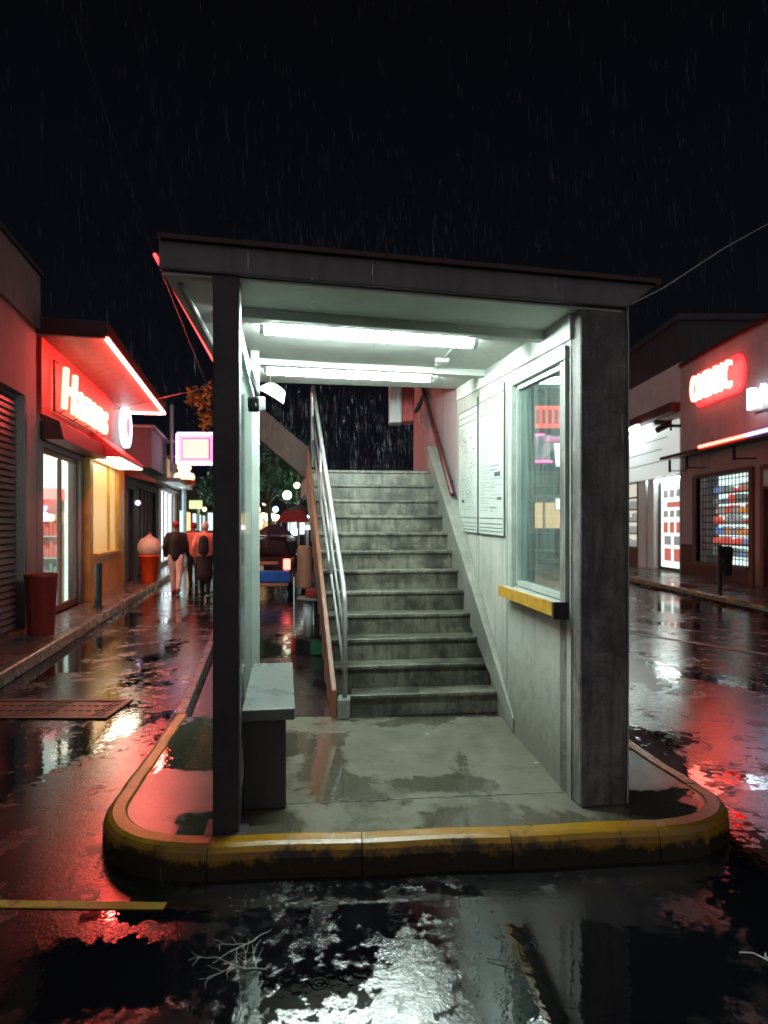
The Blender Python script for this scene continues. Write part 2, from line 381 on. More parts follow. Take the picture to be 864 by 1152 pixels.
        me.materials.append(M[mat] if isinstance(mat, str) else mat)
        o = bpy.data.objects.new(name, me); col.objects.link(o)
        if parent is None: o.location = loc
        else: o.parent = parent
        WLOC[o] = loc
        if remesh:
            r = o.modifiers.new('skin', 'REMESH'); r.mode = 'VOXEL'; r.voxel_size = remesh; r.use_smooth_shade = True
            sm = o.modifiers.new('soft', 'SMOOTH'); sm.iterations = 4; sm.factor = .5
        if bevel:
            b = o.modifiers.new('edge', 'BEVEL'); b.width = bevel; b.segments = seg; b.limit_method = 'ANGLE'; b.angle_limit = R(35)
        if smooth: me.polygons.foreach_set('use_smooth', [True] * len(me.polygons))
        if stuff: o['kind'] = 'stuff'
        return o

def thing(name, label, cat, loc=(0, 0, 0), group=None):
    o = bpy.data.objects.new(name, None); col.objects.link(o); o.location = loc; o.empty_display_size = .1
    WLOC[o] = Vector(loc); o['label'] = label; o['category'] = cat
    if group: o['group'] = group
    return o
def tag(o, label, cat, group=None, kind=None):
    o['label'] = label; o['category'] = cat
    if group: o['group'] = group
    if kind: o['kind'] = kind
    return o
def struct(o, label=None):
    o['kind'] = 'structure'
    if label: o['label'] = label
    return o
def frame(origin, x, y):
    x = Vector((*x, 0)); y = Vector((*y, 0)); z = Vector((0, 0, 1))
    m = Matrix((x, y, z)).transposed().to_4x4(); m.translation = Vector(origin); return m
def text(name, s, mat, parent, O, X, Zs, w, h, depth, shear=0, bold=.012):
    """letters fitted into a w x h box whose lower left corner is O; X reading direction, Zs up"""
    cu = bpy.data.curves.new('letters', 'FONT'); cu.body = s; cu.size = 1; cu.extrude = .02; cu.offset = bold; cu.shear = shear; cu.resolution_u = 4
    ob = bpy.data.objects.new('letters', cu); col.objects.link(ob)
    bpy.context.view_layer.update()
    me = bpy.data.meshes.new_from_object(ob.evaluated_get(bpy.context.evaluated_depsgraph_get()))
    bpy.data.objects.remove(ob)
    xs = [v.co.x for v in me.vertices]; ys = [v.co.y for v in me.vertices]
    X = Vector(X).normalized(); Zs = Vector(Zs).normalized(); Nn = X.cross(Zs)
    b = MB()
    vs = [Vector(O) + X * ((v.co.x - min(xs)) / (max(xs) - min(xs)) * w) + Zs * ((v.co.y - min(ys)) / (max(ys) - min(ys)) * h) + Nn * ((v.co.z + .02) / .04 * depth) for v in me.vertices]
    b.add(vs, [tuple(p.vertices) for p in me.polygons])
    return b.build(name, mat, parent)

# ------------------------------------------------------------------ ground
b = MB(); b.add([(-90, -20, 0), (90, -20, 0), (90, 140, 0), (-90, 140, 0)], [(0, 1, 2, 3)])
struct(b.build('road', 'road'), 'wet black asphalt road with puddles')

def arc(c, r, a0, a1, n): return [(c[0] + r * math.cos(R(a0 + (a1 - a0) * i / n)), c[1] + r * math.sin(R(a0 + (a1 - a0) * i / n))) for i in range(n + 1)]
# outer line of the island kerb, counter-clockwise seen from above starting at the rear left
def bez(p0, p1, p2, n=10): return [tuple(((1 - t) ** 2 * a + 2 * (1 - t) * t * q + t * t * c) for a, q, c in zip(p0, p1, p2)) for t in [i / n for i in range(n + 1)]]
kl = [(-1.64, 4.93), (-1.56, 4.3), (-1.49, 3.65)] + bez((-1.47, 3.45), (-1.42, 2.86), (-.80, 2.885)) + [(-.1, 2.93), (.6, 2.985)] + bez((1.12, 3.03), (1.86, 3.08), (1.83, 3.5)) + [(1.72, 4.2), (1.5, 6.5), (1.3, 8.6)]
def offset(path, d):
    res = []
    for i, p in enumerate(path):
        a = Vector(path[max(0, i - 1)]); c = Vector(path[min(len(path) - 1, i + 1)]); t = (c - a).normalized()
        res.append((p[0] - t.y * d, p[1] + t.x * d))
    return res
prof = [(0, 0.0), (.003, .088), (.010, .118), (.026, .140), (.048, .149), (.108, .152), (.118, .148), (.118, .0)]
def sweep(path, prof):
    b = MB(); k = len(prof); rings = [offset(path, d) for d, z in prof]
    vs = []; fs = []
    for i in range(len(path)):
        for j in range(k): vs.append((*rings[j][i], prof[j][1]))
    for i in range(len(path) - 1):
        for j in range(k - 1): fs.append((i * k + j, (i + 1) * k + j, (i + 1) * k + j + 1, i * k + j + 1))
    fs.append(tuple(range(k))); fs.append(tuple(reversed(range((len(path) - 1) * k, len(path) * k))))
    return b.add(vs, fs)
def dense(path, step=.06):
    res = [path[0]]
    for a, c in zip(path, path[1:]):
        n = max(1, int((Vector(c) - Vector(a)).length / step))
        res += [tuple(Vector(a).lerp(Vector(c), i / n)) for i in range(1, n + 1)]
    return res
kd = dense(kl)
kd = [(x + .005 * math.sin(i * .9) * math.cos(i * .31), y + .005 * math.sin(i * .53)) for i, (x, y) in enumerate(kd)]
kb = MB(); i0 = 0; n_ = 11
while i0 < len(kd) - 2:
    seg = [list(p) for p in kd[i0:i0 + n_ + 1]]
    if len(seg) < 2: break
    d_ = Vector(seg[-1]) - Vector(seg[-2]); seg[-1] = tuple(Vector(seg[-1]) - d_.normalized() * .005)
    dz = random.uniform(-.004, .004)
    sw_ = sweep([tuple(p) for p in seg], [(d, z + (dz if z > .05 else 0)) for d, z in prof]); kb.add(sw_.v, sw_.f); i0 += n_
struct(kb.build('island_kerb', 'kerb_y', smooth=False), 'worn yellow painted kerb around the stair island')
inn = offset(kl, .119)
front = [p for p in inn if p[1] < 4.86]
poly = [(-1.51, 4.88)] + front[1:] + [(1.43, 4.88)]
struct(MB().prism(poly, 0, .146).build('island_floor', 'slab'), 'wet grey concrete floor slab of the stair island')
# thin joint line across the slab is a shallow groove bar of dark filler
b = MB(); b.hexa([(-.62, 3.335, .1465), (1.0, 3.50, .1465), (1.0, 3.506, .1465), (-.62, 3.341, .1465), (-.62, 3.335, .1485), (1.0, 3.50, .1485), (1.0, 3.506, .1485), (-.62, 3.341, .1485)])
struct(b.build('floor_joint', 'line_w'), 'pale joint across the island floor')
struct(MB().prism([(-1.47, 4.885), (1.42, 4.885), (1.28, 9.4), (-2.3, 9.4)], 0, .143).build('rear_paving', 'paving'), 'dark wet paving behind the island floor')
struct(sweep(dense([(-2.5, 9.4), (-1.64, 4.94)], .2), [(0, 0), (.01, .12), (.03, .15), (.1, .152), (.11, .0)]).build('rear_kerb', 'kerb_g'), 'grey kerb along the rear paving')

# left street frame: x out of the facades, y along the street
OL = (-4.92, 8.2, 0); nL = (.9792, .2027); uL = (-.2027, .9792)
TL = frame(OL, nL, uL)
def PL(out, a, z=0): return TL @ Vector((out, a, z))
b = MB(TL); b.box(-.6, .60, -9, 45, 0, .14)
struct(b.build('left_pavement', 'sidewalk'), 'narrow wet pavement along the red shop')
b = MB(TL); b.hexa([(.60, -9, 0), (.745, -9, 0), (.745, 45, 0), (.60, 45, 0), (.60, -9, .143), (.73, -9, .143), (.73, 45, .143), (.60, 45, .143)])
struct(b.build('left_kerb', 'kerb_g', bevel=.02), 'grey kerb of the left pavement')
b = MB(); b.box(7.25, 9.6, 4, 60, 0, .12)
struct(b.build('right_pavement', 'sidewalk'), 'wet pavement along the right shops')
b = MB(); b.hexa([(7.08, 4, 0), (7.25, 4, 0), (7.25, 60, 0), (7.08, 60, 0), (7.1, 4, .123), (7.25, 4, .123), (7.25, 60, .123), (7.1, 60, .123)])
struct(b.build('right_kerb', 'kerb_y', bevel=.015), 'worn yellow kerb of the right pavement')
b = MB(); b.hexa([(-2.6, 2.70, .002), (-.92, 2.665, .002), (-.92, 2.715, .002), (-2.6, 2.755, .002), (-2.6, 2.70, .005), (-.92, 2.665, .005), (-.92, 2.715, .005), (-2.6, 2.755, .005)])
struct(b.build('road_marking', 'line_y'), 'worn yellow line painted on the road beside the kerb')
b = MB(); b.hexa([(2.3, 11.6, .002), (5.4, 6.9, .002), (5.5, 6.95, .002), (2.4, 11.65, .002), (2.3, 11.6, .005), (5.4, 6.9, .005), (5.5, 6.95, .005), (2.4, 11.65, .005)])
struct(b.build('road_marking', 'line_w'), 'thin pale line across the right road')

# cast iron cover
g = thing('drain_grate', 'rusty cast iron drain grate set in the wet left road', 'drain grate', (-3.1, 5.6, 0))
b = MB(); b.box(-3.95, -2.3, 5.30, 5.36, .001, .014); b.box(-3.95, -2.3, 5.82, 5.88, .001, .014); b.box(-3.95, -3.89, 5.36, 5.82, .001, .014); b.box(-2.36, -2.3, 5.36, 5.82, .001, .014)
b.build('rim', 'iron', g, .003)
b = MB(); b.box(-3.89, -2.36, 5.36, 5.82, .001, .004)
for i in range(22):
    x = -3.86 + i * .068
    for j in range(3):
        y = 5.375 + j * .15; sk = .05 * (-1) ** (i // 5)
        b.hexa([(x, y, .0045), (x + .038, y, .0045), (x + .038 + sk, y + .125, .0045), (x + sk, y + .125, .0045), (x, y, .011), (x + .038, y, .011), (x + .038 + sk, y + .125, .011), (x + sk, y + .125, .011)])
b.build('grid', 'iron', g)

# ------------------------------------------------------------------ the stair shelter
FL, FR, BR, BL = Vector((-1.04, 2.95, 2.776)), Vector((1.43, 3.335, 2.71)), Vector((1.0, 6.72, 3.035)), Vector((-1.58, 6.38, 3.05))
def ceil_z(x, y):
    s = max(0, min(1, (x + 1.04) / 2.4)); f0 = FL.lerp(FR, s); f1 = BL.lerp(BR, s)
    t = (y - f0.y) / (f1.y - f0.y); return f0.z + (f1.z - f0.z) * t
up = Vector((0, 0, .15))
S = thing('stair_shelter', 'grey concrete shelter over the stair foot with a sloping slab roof', 'shelter', (0, 3.1, .15))
b = MB(); e = Vector((0, 0, .012)); FRb = FR + Vector((-.17, -.027, .004)); BRb = BR + Vector((-.10, -.015, 0)); b.hexa([p + e for p in (FL, FRb, BRb, BL)] + [p + up for p in (FL, FR, BR, BL)])
roof = b.build('roof', 'fascia', S, .012)
ins = lambda p, q, r: p.lerp(q, r)
cx = sum((FL, FR, BR, BL), Vector()) / 4
b = MB(); cs = [cx + (p - cx) * .985 for p in (FL, FRb, BRb, BL)]; b.hexa([p - Vector((0, 0, .004)) for p in cs] + [p + e * .6 for p in cs]); b.build('ceiling', 'ceiling', S)
# top drip edge on the front, brown flashing
d = (FR - FL).normalized(); nrm = Vector((d.y, -d.x, 0))
b = MB(); A = FL + up; B = FR + up
b.hexa([A + nrm * .025 - e * .3, B + nrm * .025 - e * .3, B - nrm * .06 - e * .3 + e * .6, A - nrm * .06 - e * .3 + e * .6, A + nrm * .025 + e * 1.6, B + nrm * .025 + e * 1.6, B - nrm * .06 + e * 1.6, A - nrm * .06 + e * 1.6])
b.build('roof_flashing', 'rustdark', S)
# left edge pipe gutter
dl = (BL - FL).normalized()
b = MB(); b.tube([FL + dl * .14 + Vector((.075, .02, -.014)), BL + Vector((.075, 0, -.014))], .016, 12); b.build('gutter_pipe', 'galv', S, smooth=True)
b = MB(); b.tube([FL + dl * .0 + Vector((-.016, -.0, .075)), BL + Vector((-.012, 0, .0))], .009, 8); b.build('edge_glow', glow('red_edge_glow', (1, .05, .05), 2.2), S, smooth=True)  # glowing bar stands in for red neon light caught on the roof edge
# ceiling beams
for (xa, ya, xb, yb) in ((-.86, 3.50, .96, 3.80), (-1.12, 5.02, .86, 5.34)):
    za, zb = ceil_z(xa, ya), ceil_z(xb, yb)
    b = MB(); p = [Vector((xa, ya, za)), Vector((xb, yb, zb)), Vector((xb - .012, yb + .09, zb + .006)), Vector((xa - .012, ya + .09, za + .006))]
    b.hexa([q + Vector((0, 0, -.065)) for q in p] + [q - Vector((0, 0, .006)) for q in p]); b.build('ceiling_beam', 'ceiling', S, .006)
# front steel column and side screen
yaw = Matrix.Rotation(R(8.8), 4, 'Z')
def at(x, y, z=0): m = Matrix.Translation((x, y, z)) @ yaw; return m
b = MB(at(-.753, 3.075)); b.box(-.062, .062, -.062, .062, .148, 2.79); b.build('steel_column', 'dkmetal', S, .008)
b = MB(at(-.753, 3.075)); b.box(-.10, .10, -.085, .10, .1475, .156); b.build('column_foot', 'dkmetal', S, .003)
b = MB(at(-.965, 4.78)); b.box(-.03, .034, -.035, .035, .148, ceil_z(-.96, 4.78) - .006); b.build('rear_post', 'alu', S, .005)
def side(y): return -.735 - .157 * (y - 3.14)
for z0, z1 in ((.17, .23), (2.52, 2.60)):
    b = MB(); b.hexa([(side(3.145) - .015, 3.145, z0), (side(3.145) + .03, 3.145, z0), (side(4.745) + .03, 4.745, z0), (side(4.745) - .015, 4.745, z0), (side(3.145) - .015, 3.145, z1), (side(3.145) + .03, 3.145, z1), (side(4.745) + .03, 4.745, z1 + .06), (side(4.745) - .015, 4.745, z1 + .06)])
    b.build('screen_rail', 'alu', S, .004)
b = MB(); b.hexa([(side(3.145), 3.145, .23), (side(3.145) + .008, 3.145, .23), (side(4.745) + .008, 4.745, .23), (side(4.745), 4.745, .23), (side(3.145), 3.145, 2.52), (side(3.145) + .008, 3.145, 2.52), (side(4.745) + .008, 4.745, 2.58), (side(4.745), 4.745, 2.58)])
b.build('side_glass', 'glass_side', S)
# right pillar
b = MB(at(1.125, 3.45)); b.box(-.132, .134, -.135, .135, .147, 2.74); b.build('pillar', 'pillar_c', S, .012)
# right wall with window opening, runs back beside the stairs
def wx(y): return 1.2317 - .07 * y
def wallbit(b, y0, y1, z00, z01, z10, z11, inn=0.0, th=.16):
    b.hexa([(wx(y0) - inn, y0, z00), (wx(y0) + th, y0, z00), (wx(y1) + th, y1, z10), (wx(y1) - inn, y1, z10), (wx(y0) - inn, y0, z01), (wx(y0) + th, y0, z01), (wx(y1) + th, y1, z11), (wx(y1) - inn, y1, z11)])
cz = lambda y: ceil_z(wx(y) + .05, y) - .008
b = MB(); wallbit(b, 3.40, 3.43, .147, cz(3.40), .147, cz(3.43)); wallbit(b, 3.43, 4.55, .147, 1.18, .147, 1.18); wallbit(b, 3.43, 4.55, 2.51, cz(3.43), 2.60, cz(4.55)); wallbit(b, 4.55, 6.66, .147, cz(4.55), .147, cz(6.66))
b.build('wall', 'wall_c', S)
b = MB(); wallbit(b, 3.38, 6.64, cz(3.38) - .13, cz(3.38) + .002, cz(6.64) - .13, cz(6.64) + .002, .014, .10); b.build('wall_cap', 'ceiling', S, .004)
b = MB()
for y in (4.69, 5.635):
    wallbit(b, y, y + .008, .3, cz(y) - .14, .3, cz(y) - .14, .0025, .05)
b.build('panel_seam', 'ink', S)
w = MB()
for (y0, y1, a0, a1, c0, c1) in ((4.50, 4.60, 1.13, 2.66, 1.13, 2.66), (3.432, 4.499, 2.50, 2.57, 2.585, 2.66), (3.432, 3.445, 1.19, 2.497, 1.19, 2.498)):
    wallbit(w, y0, y1, a0, a1, c0, c1, .022, .06)
win = w.build('window', 'frame', S, .004)
w = MB(); wallbit(w, 4.468, 4.498, 1.2, 2.565, 1.2, 2.567, -.012, .08); wallbit(w, 3.446, 4.467, 2.47, 2.498, 2.552, 2.58, -.012, .08); wallbit(w, 3.446, 4.467, 1.188, 1.222, 1.188, 1.222, -.012, .08)
w.build('sash', 'alu', win)
w = MB(); wallbit(w, 3.446, 4.467, 1.223, 2.469, 1.223, 2.551, -.040, .048); w.build('pane', 'glass_win', win)
led = MB()
wallbit(led, 3.45, 4.63, 1.115, 1.185, 1.10, 1.17, .066, -.0005); led.build('window_ledge', 'frame', S, .004)
led = MB(); led.hexa([(wx(3.47) - .078, 3.47, 1.110), (wx(3.47) - .0665, 3.47, 1.110), (wx(4.64) - .0665, 4.64, 1.098), (wx(4.64) - .078, 4.64, 1.098), (wx(3.47) - .078, 3.47, 1.19), (wx(3.47) - .0665, 3.47, 1.19), (wx(4.64) - .0665, 4.64, 1.174), (wx(4.64) - .078, 4.64, 1.174)])
led.build('ledge_edge', 'yellow_wood', S, .003)
led = MB(); wallbit(led, 3.43, 3.449, 1.10, 1.192, 1.10, 1.192, .082, -.0005); led.build('ledge_end', 'black', S, .002)

# fluorescent lamps
for k, (a, c, lab) in enumerate((((-.745, 3.84), (.585, 4.04), 'long bright fluorescent tube lamp on the shelter ceiling, nearer the front edge'), ((-1.02, 5.44), (.43, 5.66), 'long bright fluorescent tube lamp at the rear of the shelter ceiling, above the stairs'))):
    A = Vector((*a, ceil_z(*a))); B = Vector((*c, ceil_z(*c)))
    t = thing('fluorescent_lamp', lab, 'ceiling lamp', tuple((A + B) / 2), 'fluorescent lamps under the shelter roof')
    b = MB(); s2 = Vector((-.155, .988, 0)) * .035
    b.hexa([A - s2 + Vector((0, 0, -.030)), B - s2 + Vector((0, 0, -.030)), B + s2 + Vector((0, 0, -.030)), A + s2 + Vector((0, 0, -.030)), A - s2 - Vector((0, 0, .0055)), B - s2 - Vector((0, 0, .0055)), B + s2 - Vector((0, 0, .0055)), A + s2 - Vector((0, 0, .0055))])
    b.build('housing', 'white', t, .004)
    dd = (B - A).normalized()
    b = MB(); b.tube([A + dd * .03 + Vector((0, 0, -.058)), B - dd * .03 + Vector((0, 0, -.058))], .026, 14); b.build('tube', 'tube', t, smooth=True)
    for q, sg in ((A, 1), (B, -1)):
        b = MB(); c0 = q + Vector((0, 0, -.056)); b.tube([c0, c0 + dd * sg * .028], .029, 12); b.build('end_cap', 'white', t)

b = MB(); pts = [(.50, 4.05), (.46, 4.6), (.40, 5.62)]
b.tube([Vector((x, y, ceil_z(x, y) - .014)) for x, y in pts], .011, 8); b.build('conduit', 'alu', S, smooth=True)
for x, y in ((.478, 4.35), (.43, 5.1)):
    b = MB(); z = ceil_z(x, y); b.box(x - .03, x + .03, y - .012, y + .012, z - .028, z - .0045); b.build('conduit_clip', 'alu', S, .003)
b = MB(); x, y = .44, 4.86; z = ceil_z(x, y); b.box(x - .05, x + .05, y - .05, y + .05, z - .045, z - .0045); b.build('junction_box', 'white', S, .006)

# posters on the wall
def wall_poster(y0, y1, z0a, z1a, z0b, z1b, lab, kind):
    root = thing('poster', lab, 'poster', (wx((y0 + y1) / 2), (y0 + y1) / 2, z0a), 'paper notices on the shelter wall')
    q = MB(); wallbit(q, y0, y1, z0a, z1a, z0b, z1b, .010, -.0035); q.build('sheet', 'paper', root)
    q = MB()
    fw = .008
    for (ya, yb, za, zb) in ((y0 - fw, y0, 0, 1), (y1, y1 + fw, 0, 1)): wallbit(q, ya, yb, z0a - .005, z1a + .005, z0b - .005, z1b + .005, .013, -.002)
    wallbit(q, y0, y1, z1a, z1a + fw, z1b, z1b + fw, .013, -.002); wallbit(q, y0, y1, z0a - fw, z0a, z0b - fw, z0b, .013, -.002)
    q.build('border', 'ink', root)
    P = MB(); F = MB(); H = z1a - z0a; W = y1 - y0
    def bar(mb, u0, u1, v, th):   # u from the reader's left (far end) to right (near end)
        ya = y1 - u1 * W; yb = y1 - u0 * W
        za = z0a + v * H; zb = z0b + v * (z1b - z0b)
        fa = (ya - y0) / W; fb = (yb - y0) / W; ra = za + (zb - za) * fa; rb = za + (zb - za) * fb
        wallbit(mb, ya, yb, ra, ra + th, rb, rb + th, .0115, -.0105)
    for v in (.945, .895): bar(P, .03, .97, v, .007)
    for v, ua in ((.02, .05), (.045, .05), (.075, .05), (.115, .05)): bar(P, ua, .95, v, .006)
    rnd = random.Random(5 if kind else 9)
    if kind:   # notice: lines of small print
        v = .86
        while v > .15:
            u = .08; bar(F, u, .3 + rnd.random() * .3, v, .005)
            if rnd.random() < .75: bar(F, .5, .55 + rnd.random() * .4, v - .008, .012 * rnd.random() + .003)
            v -= .017 + rnd.random() * .012
        bar(P, .66, .88, .42, .035); bar(P, .76, .92, .25, .022)
    else:      # map: sketchy line work
        for i in range(10): bar(F, .08, .25 + rnd.random() * .4, .85 - i * .012, .004)
        for i in range(420):
            u = .2 + rnd.random() * .6; v = .22 + rnd.random() * .56
            u += .1 * math.sin(v * 14); bar(F if i % 4 else P, u, min(.92, u + .01 + rnd.random() * .045), v, .0025 + rnd.random() * .012 * (i % 3 == 0))
        bar(P, .2, .34, .24, .03)
        for v in (.2, .18): bar(F, .1, .9, v, .003)
    P.build('bold_print', 'ink', root); F.build('fine_print', 'inkl', root)
wall_poster(4.75, 5.60, 1.53, 2.60, 1.54, 2.665, 'large white notice of small print on the shelter wall, next to the window', 1)
wall_poster(5.655, 6.55, 1.54, 2.67, 1.555, 2.735, 'white map poster on the shelter wall, nearer the stairs', 0)

# bench
t = thing('bench', 'concrete slab bench on a dark block against the side screen', 'bench', (-.6, 3.8, .147))
b = MB(at(-.456, 3.28)); b.box(-.268, 0, 0, 1.12, .606, .668); b.build('seat', 'bench_top', t, .008)
b = MB(at(-.456, 3.28)); b.box(-.262, -.045, .03, 1.08, .1475, .605); b.build('pedestal', 'bench_dk', t, .006)

# ------------------------------------------------------------------ stairs
RISE, RUN, Y0 = .174, .22, 4.9
ST = thing('staircase', 'steep wet concrete staircase with steel handrail rising from the shelter', 'staircase', (0, 4.9, .147))
def sl(y): return -.365 - .19 * (y - 4.9)
def sr(y): return .888 - .145 * (y - 4.9)
sd = .12   # steps run square to the stair axis: right end farther back
for k in range(1, 13):
    ya = Y0 + (k - 1) * RUN; z0 = .147 if k < 4 else .147 + (k - 3) * RISE - .1; z1 = .147 + k * RISE
    xl = sl(ya) if k > 1 else -.255
    def pt(x, y, z): return (x, y + (x - .25) * sd, z)
    b = MB(); yb = ya + RUN - .0004
    b.hexa([pt(xl, ya + .014, z0), pt(sr(ya), ya + .014, z0), pt(sr(yb), yb, z0), pt(sl(yb) if k > 1 else -.255, yb, z0), pt(xl, ya + .014, z1 - .001), pt(sr(ya), ya + .014, z1 - .001), pt(sr(yb), yb, z1 - .001), pt(sl(yb) if k > 1 else -.255, yb, z1 - .001)])
    stp = b.build('step', 'stair', ST, .006)
    b = MB(); b.hexa([pt(xl, ya - .006, z1 - .034), pt(sr(ya), ya - .006, z1 - .034), pt(sr(ya), ya + .0135, z1 - .034), pt(xl, ya + .0135, z1 - .034), pt(xl, ya - .006, z1), pt(sr(ya), ya - .006, z1), pt(sr(ya), ya + .0135, z1), pt(xl, ya + .0135, z1)])
    b.build('nosing', 'stair', stp, .009, seg=3)
yl = Y0 + 12 * RUN; zl = .147 + 12 * RISE - .001
b = MB(); b.hexa([(sl(yl), yl - .12, zl - .22), (sr(yl), yl + .03, zl - .22), (.62, 9.6, zl - .22), (-1.25, 9.6, zl - .22), (sl(yl), yl - .12, zl), (sr(yl), yl + .03, zl), (.62, 9.6, zl), (-1.25, 9.6, zl)]); b.build('landing', 'stair', ST, .01)
# solid flank under the steps on the left (seen from the street) and the sloped stringer by the wall
slope = RISE / RUN
b = MB(); q = []
ys = (4.62, 7.55)
def zst(y): return .147 + RISE + (y - 4.9) * slope + .13
top = [(sr(4.9) + .0, 4.62), (sr(7.5), 7.5)]
b.hexa([(wx(4.5) - .012, 4.50, .147), (wx(4.5) - .0005, 4.50, .147), (wx(7.55) - .0005, 7.55, 1.7), (sr(7.55) + .001, 7.55, 1.7), (wx(4.5) - .012, 4.50, .25), (wx(4.5) - .0005, 4.50, .25), (wx(7.55) - .0005, 7.55, zst(7.55)), (sr(7.55) + .001, 7.55, zst(7.55))])
b.build('wall_stringer', 'stringer', ST, .006)
b = MB(); o = .04
b.hexa([(sl(4.86) - o, 4.84, .15), (sl(4.86), 4.84, .15), (sl(7.6), 7.54, 1.98), (sl(7.6) - o, 7.54, 1.98), (sl(4.86) - o, 4.84, .36), (sl(4.86), 4.84, .36), (sl(7.6), 7.54, 2.50), (sl(7.6) - o, 7.54, 2.50)])
b.build('steel_stringer', 'rust', ST, .005)
b = MB(); b.box(-.352, -.256, 4.82, 4.98, .147, .29); b.build('newel_block', 'stringer', ST, .006)
# handrail
def rx_(y): return -.30 - .205 * (y - 4.9)
hr0 = Vector((rx_(4.9), 4.9, 1.07)); hr1 = Vector((rx_(7.5), 7.5, 3.22))
b = MB(); b.tube([(rx_(4.9), 4.9, .285), hr0 - Vector((0, 0, .05)), hr0 + Vector((-.006, .02, 0)), hr0 + Vector((-.02, .1, .085))] + [hr0.lerp(hr1, k / 6) + Vector((0, .0, .012)) for k in range(1, 7)] + [hr1 + Vector((-.012, .04, -.05)), (rx_(7.55), 7.55, 2.3)], .020, 12)
hrail = b.build('handrail', 'galv', ST, smooth=True)
b = MB()
for dz in (.34, .62):
    b.tube([hr0 + Vector((0, .01, -dz)), hr1 + Vector((0, 0, -dz))], .013, 8)
b.build('lower_rail', 'galv', hrail, smooth=True)
for k in (2, 4):
    y = 4.9 + 2.6 * k / 6; b = MB(); b.tube([(rx_(y), y, hr0.z + (hr1.z - hr0.z) * k / 6), (rx_(y), y, .147 + RISE * (1 + (y - 4.9) / RUN) - .12)], .015, 8); b.build('baluster', 'galv', hrail, smooth=True)

# parapet wall beyond the roof with dark handrail and box
W2 = thing('parapet_wall', 'pink plaster wall beside the top of the stairs behind the shelter', 'wall', (.7, 8, .147))
b = MB(); wallbit(b, 6.67, 10.6, 0, 3.9, 0, 4.6, 0, .16); b.build('wall', 'wall_pink', W2)
b = MB(); wallbit(b, 7.6, 7.61, 1.5, 4.0, 1.5, 4.0, .003, .01); b.build('joint', 'ink', W2)
b = MB(); b.tube([(wx(6.63) - .06, 6.60, 1.93), (wx(9.4) - .06, 9.4, 3.82)], .027, 10); h = b.build('handrail', 'maroon', W2, smooth=True)
b = MB()
for y in (6.9, 7.9, 8.9):
    z = 1.93 + (y - 6.6) * .675; b.tube([(wx(y) - .06, y, z), (wx(y) - .03, y, z - .05), (wx(y) - .001, y, z - .05)], .010, 6)
b.build('bracket', 'maroon', h)
t = thing('sign_box', 'white sign box hanging over the stair top, red light painted on one side', 'sign', (.25, 9.2, 3.05))
b = MB(); b.box(.07, .25, 9.0, 9.3, 3.06, 3.9); b.build('white_panel', 'white', t, .02)
b = MB(); b.box(.252, .43, 9.02, 9.3, 3.075, 3.9); b.build('red_lit_side', 'red_awn', t, .02)  # red colour imitates red light falling on this side of the box
b = MB(); b.tube([(.40, 9.1, 3.2), (.47, 9.1, 3.25), (wx(9.1) - .001, 9.1, 3.5)], .03, 8); b.build('bracket', 'black', t)

# second flight rising to the left behind the shelter
t = thing('upper_stair', 'rust brown upper stair flight climbing left behind the shelter', 'stair flight', (-1.5, 8.3, .147))
b = MB(); b.extrude([(-.94, 8.0, 2.16), (-2.02, 8.0, 3.08), (-2.02, 8.0, 3.50), (-.94, 8.0, 2.58)], (0, .05, 0)); b.build('girder', 'rustdark', t, .004)
b = MB(); b.extrude([(-1.0, 8.95, 2.16), (-2.02, 8.95, 3.03), (-2.02, 8.95, 3.43), (-1.0, 8.95, 2.55)], (0, .05, 0)); b.build('girder', 'rustdark', t, .004)
b = MB(); b.extrude([(-1.0, 8.051, 2.45), (-2.0, 8.051, 3.30), (-2.0, 8.051, 3.36), (-1.0, 8.051, 2.51)], (0, .898, 0)); b.build('treads', 'rustdark', t)
b = MB(); b.box(-2.05, -1.93, 8.3, 8.42, .143, 3.0); b.build('post', 'rustdark', t)

# hanging notice board, camera, cables
t = thing('hanging_sign', 'small white sheet sign tilted on a wire below the rear lamp', 'sign', (-.93, 5.55, 2.75))
def pp(px, py, y): return Vector(((px - 432) / 720 * y, y, 1.6 + (592 - py) / 720 * y))
q0, q1, q2, q3 = pp(287, 437, 5.50), pp(305, 429, 5.78), pp(321, 441, 5.78), pp(319, 455, 5.46)
b = MB(); vs = []; nn = (q1 - q0).cross(q3 - q0).normalized()
for i in range(7):
    for j in range(5):
        u, v = i / 6, j / 4; p = (q0.lerp(q1, v)).lerp(q3.lerp(q2, v), u) + nn * .010 * math.sin(u * math.pi) * (1 if nn.y < 0 else -1); vs.append(p)
fs = [(i * 5 + j, i * 5 + j + 1, (i + 1) * 5 + j + 1, (i + 1) * 5 + j) for i in range(6) for j in range(4)]
b.add(vs, fs); o = b.build('sheet', plain('damp_white_sheet', (.34, .37, .35), .5), t, smooth=True); so = o.modifiers.new('thick', 'SOLIDIFY'); so.thickness = .004
b = MB(); b.tube([q1 + Vector((0, -.02, -.01)), q1 + Vector((0, -.1, .22))], .003, 6); b.build('wire', 'cable', t)
t = thing('security_camera', 'black camera on a bracket high on the side screen', 'camera', (-.83, 4.0, 2.35))
b = MB(); b.tube([(-.85, 4.05, 2.585), (-.80, 4.0, 2.46), (-.785, 3.98, 2.40)], .016, 8); b.build('bracket', 'black', t, smooth=True)
b = MB(); b.box(-.035, .035, -.13, .10, -.05, .04); b.T = None
for i, v_ in enumerate(b.v): b.v[i] = Matrix.Translation((-.782, 3.95, 2.36)) @ Matrix.Rotation(R(12), 4, 'X') @ v_
b.build('body', 'black', t, .012)
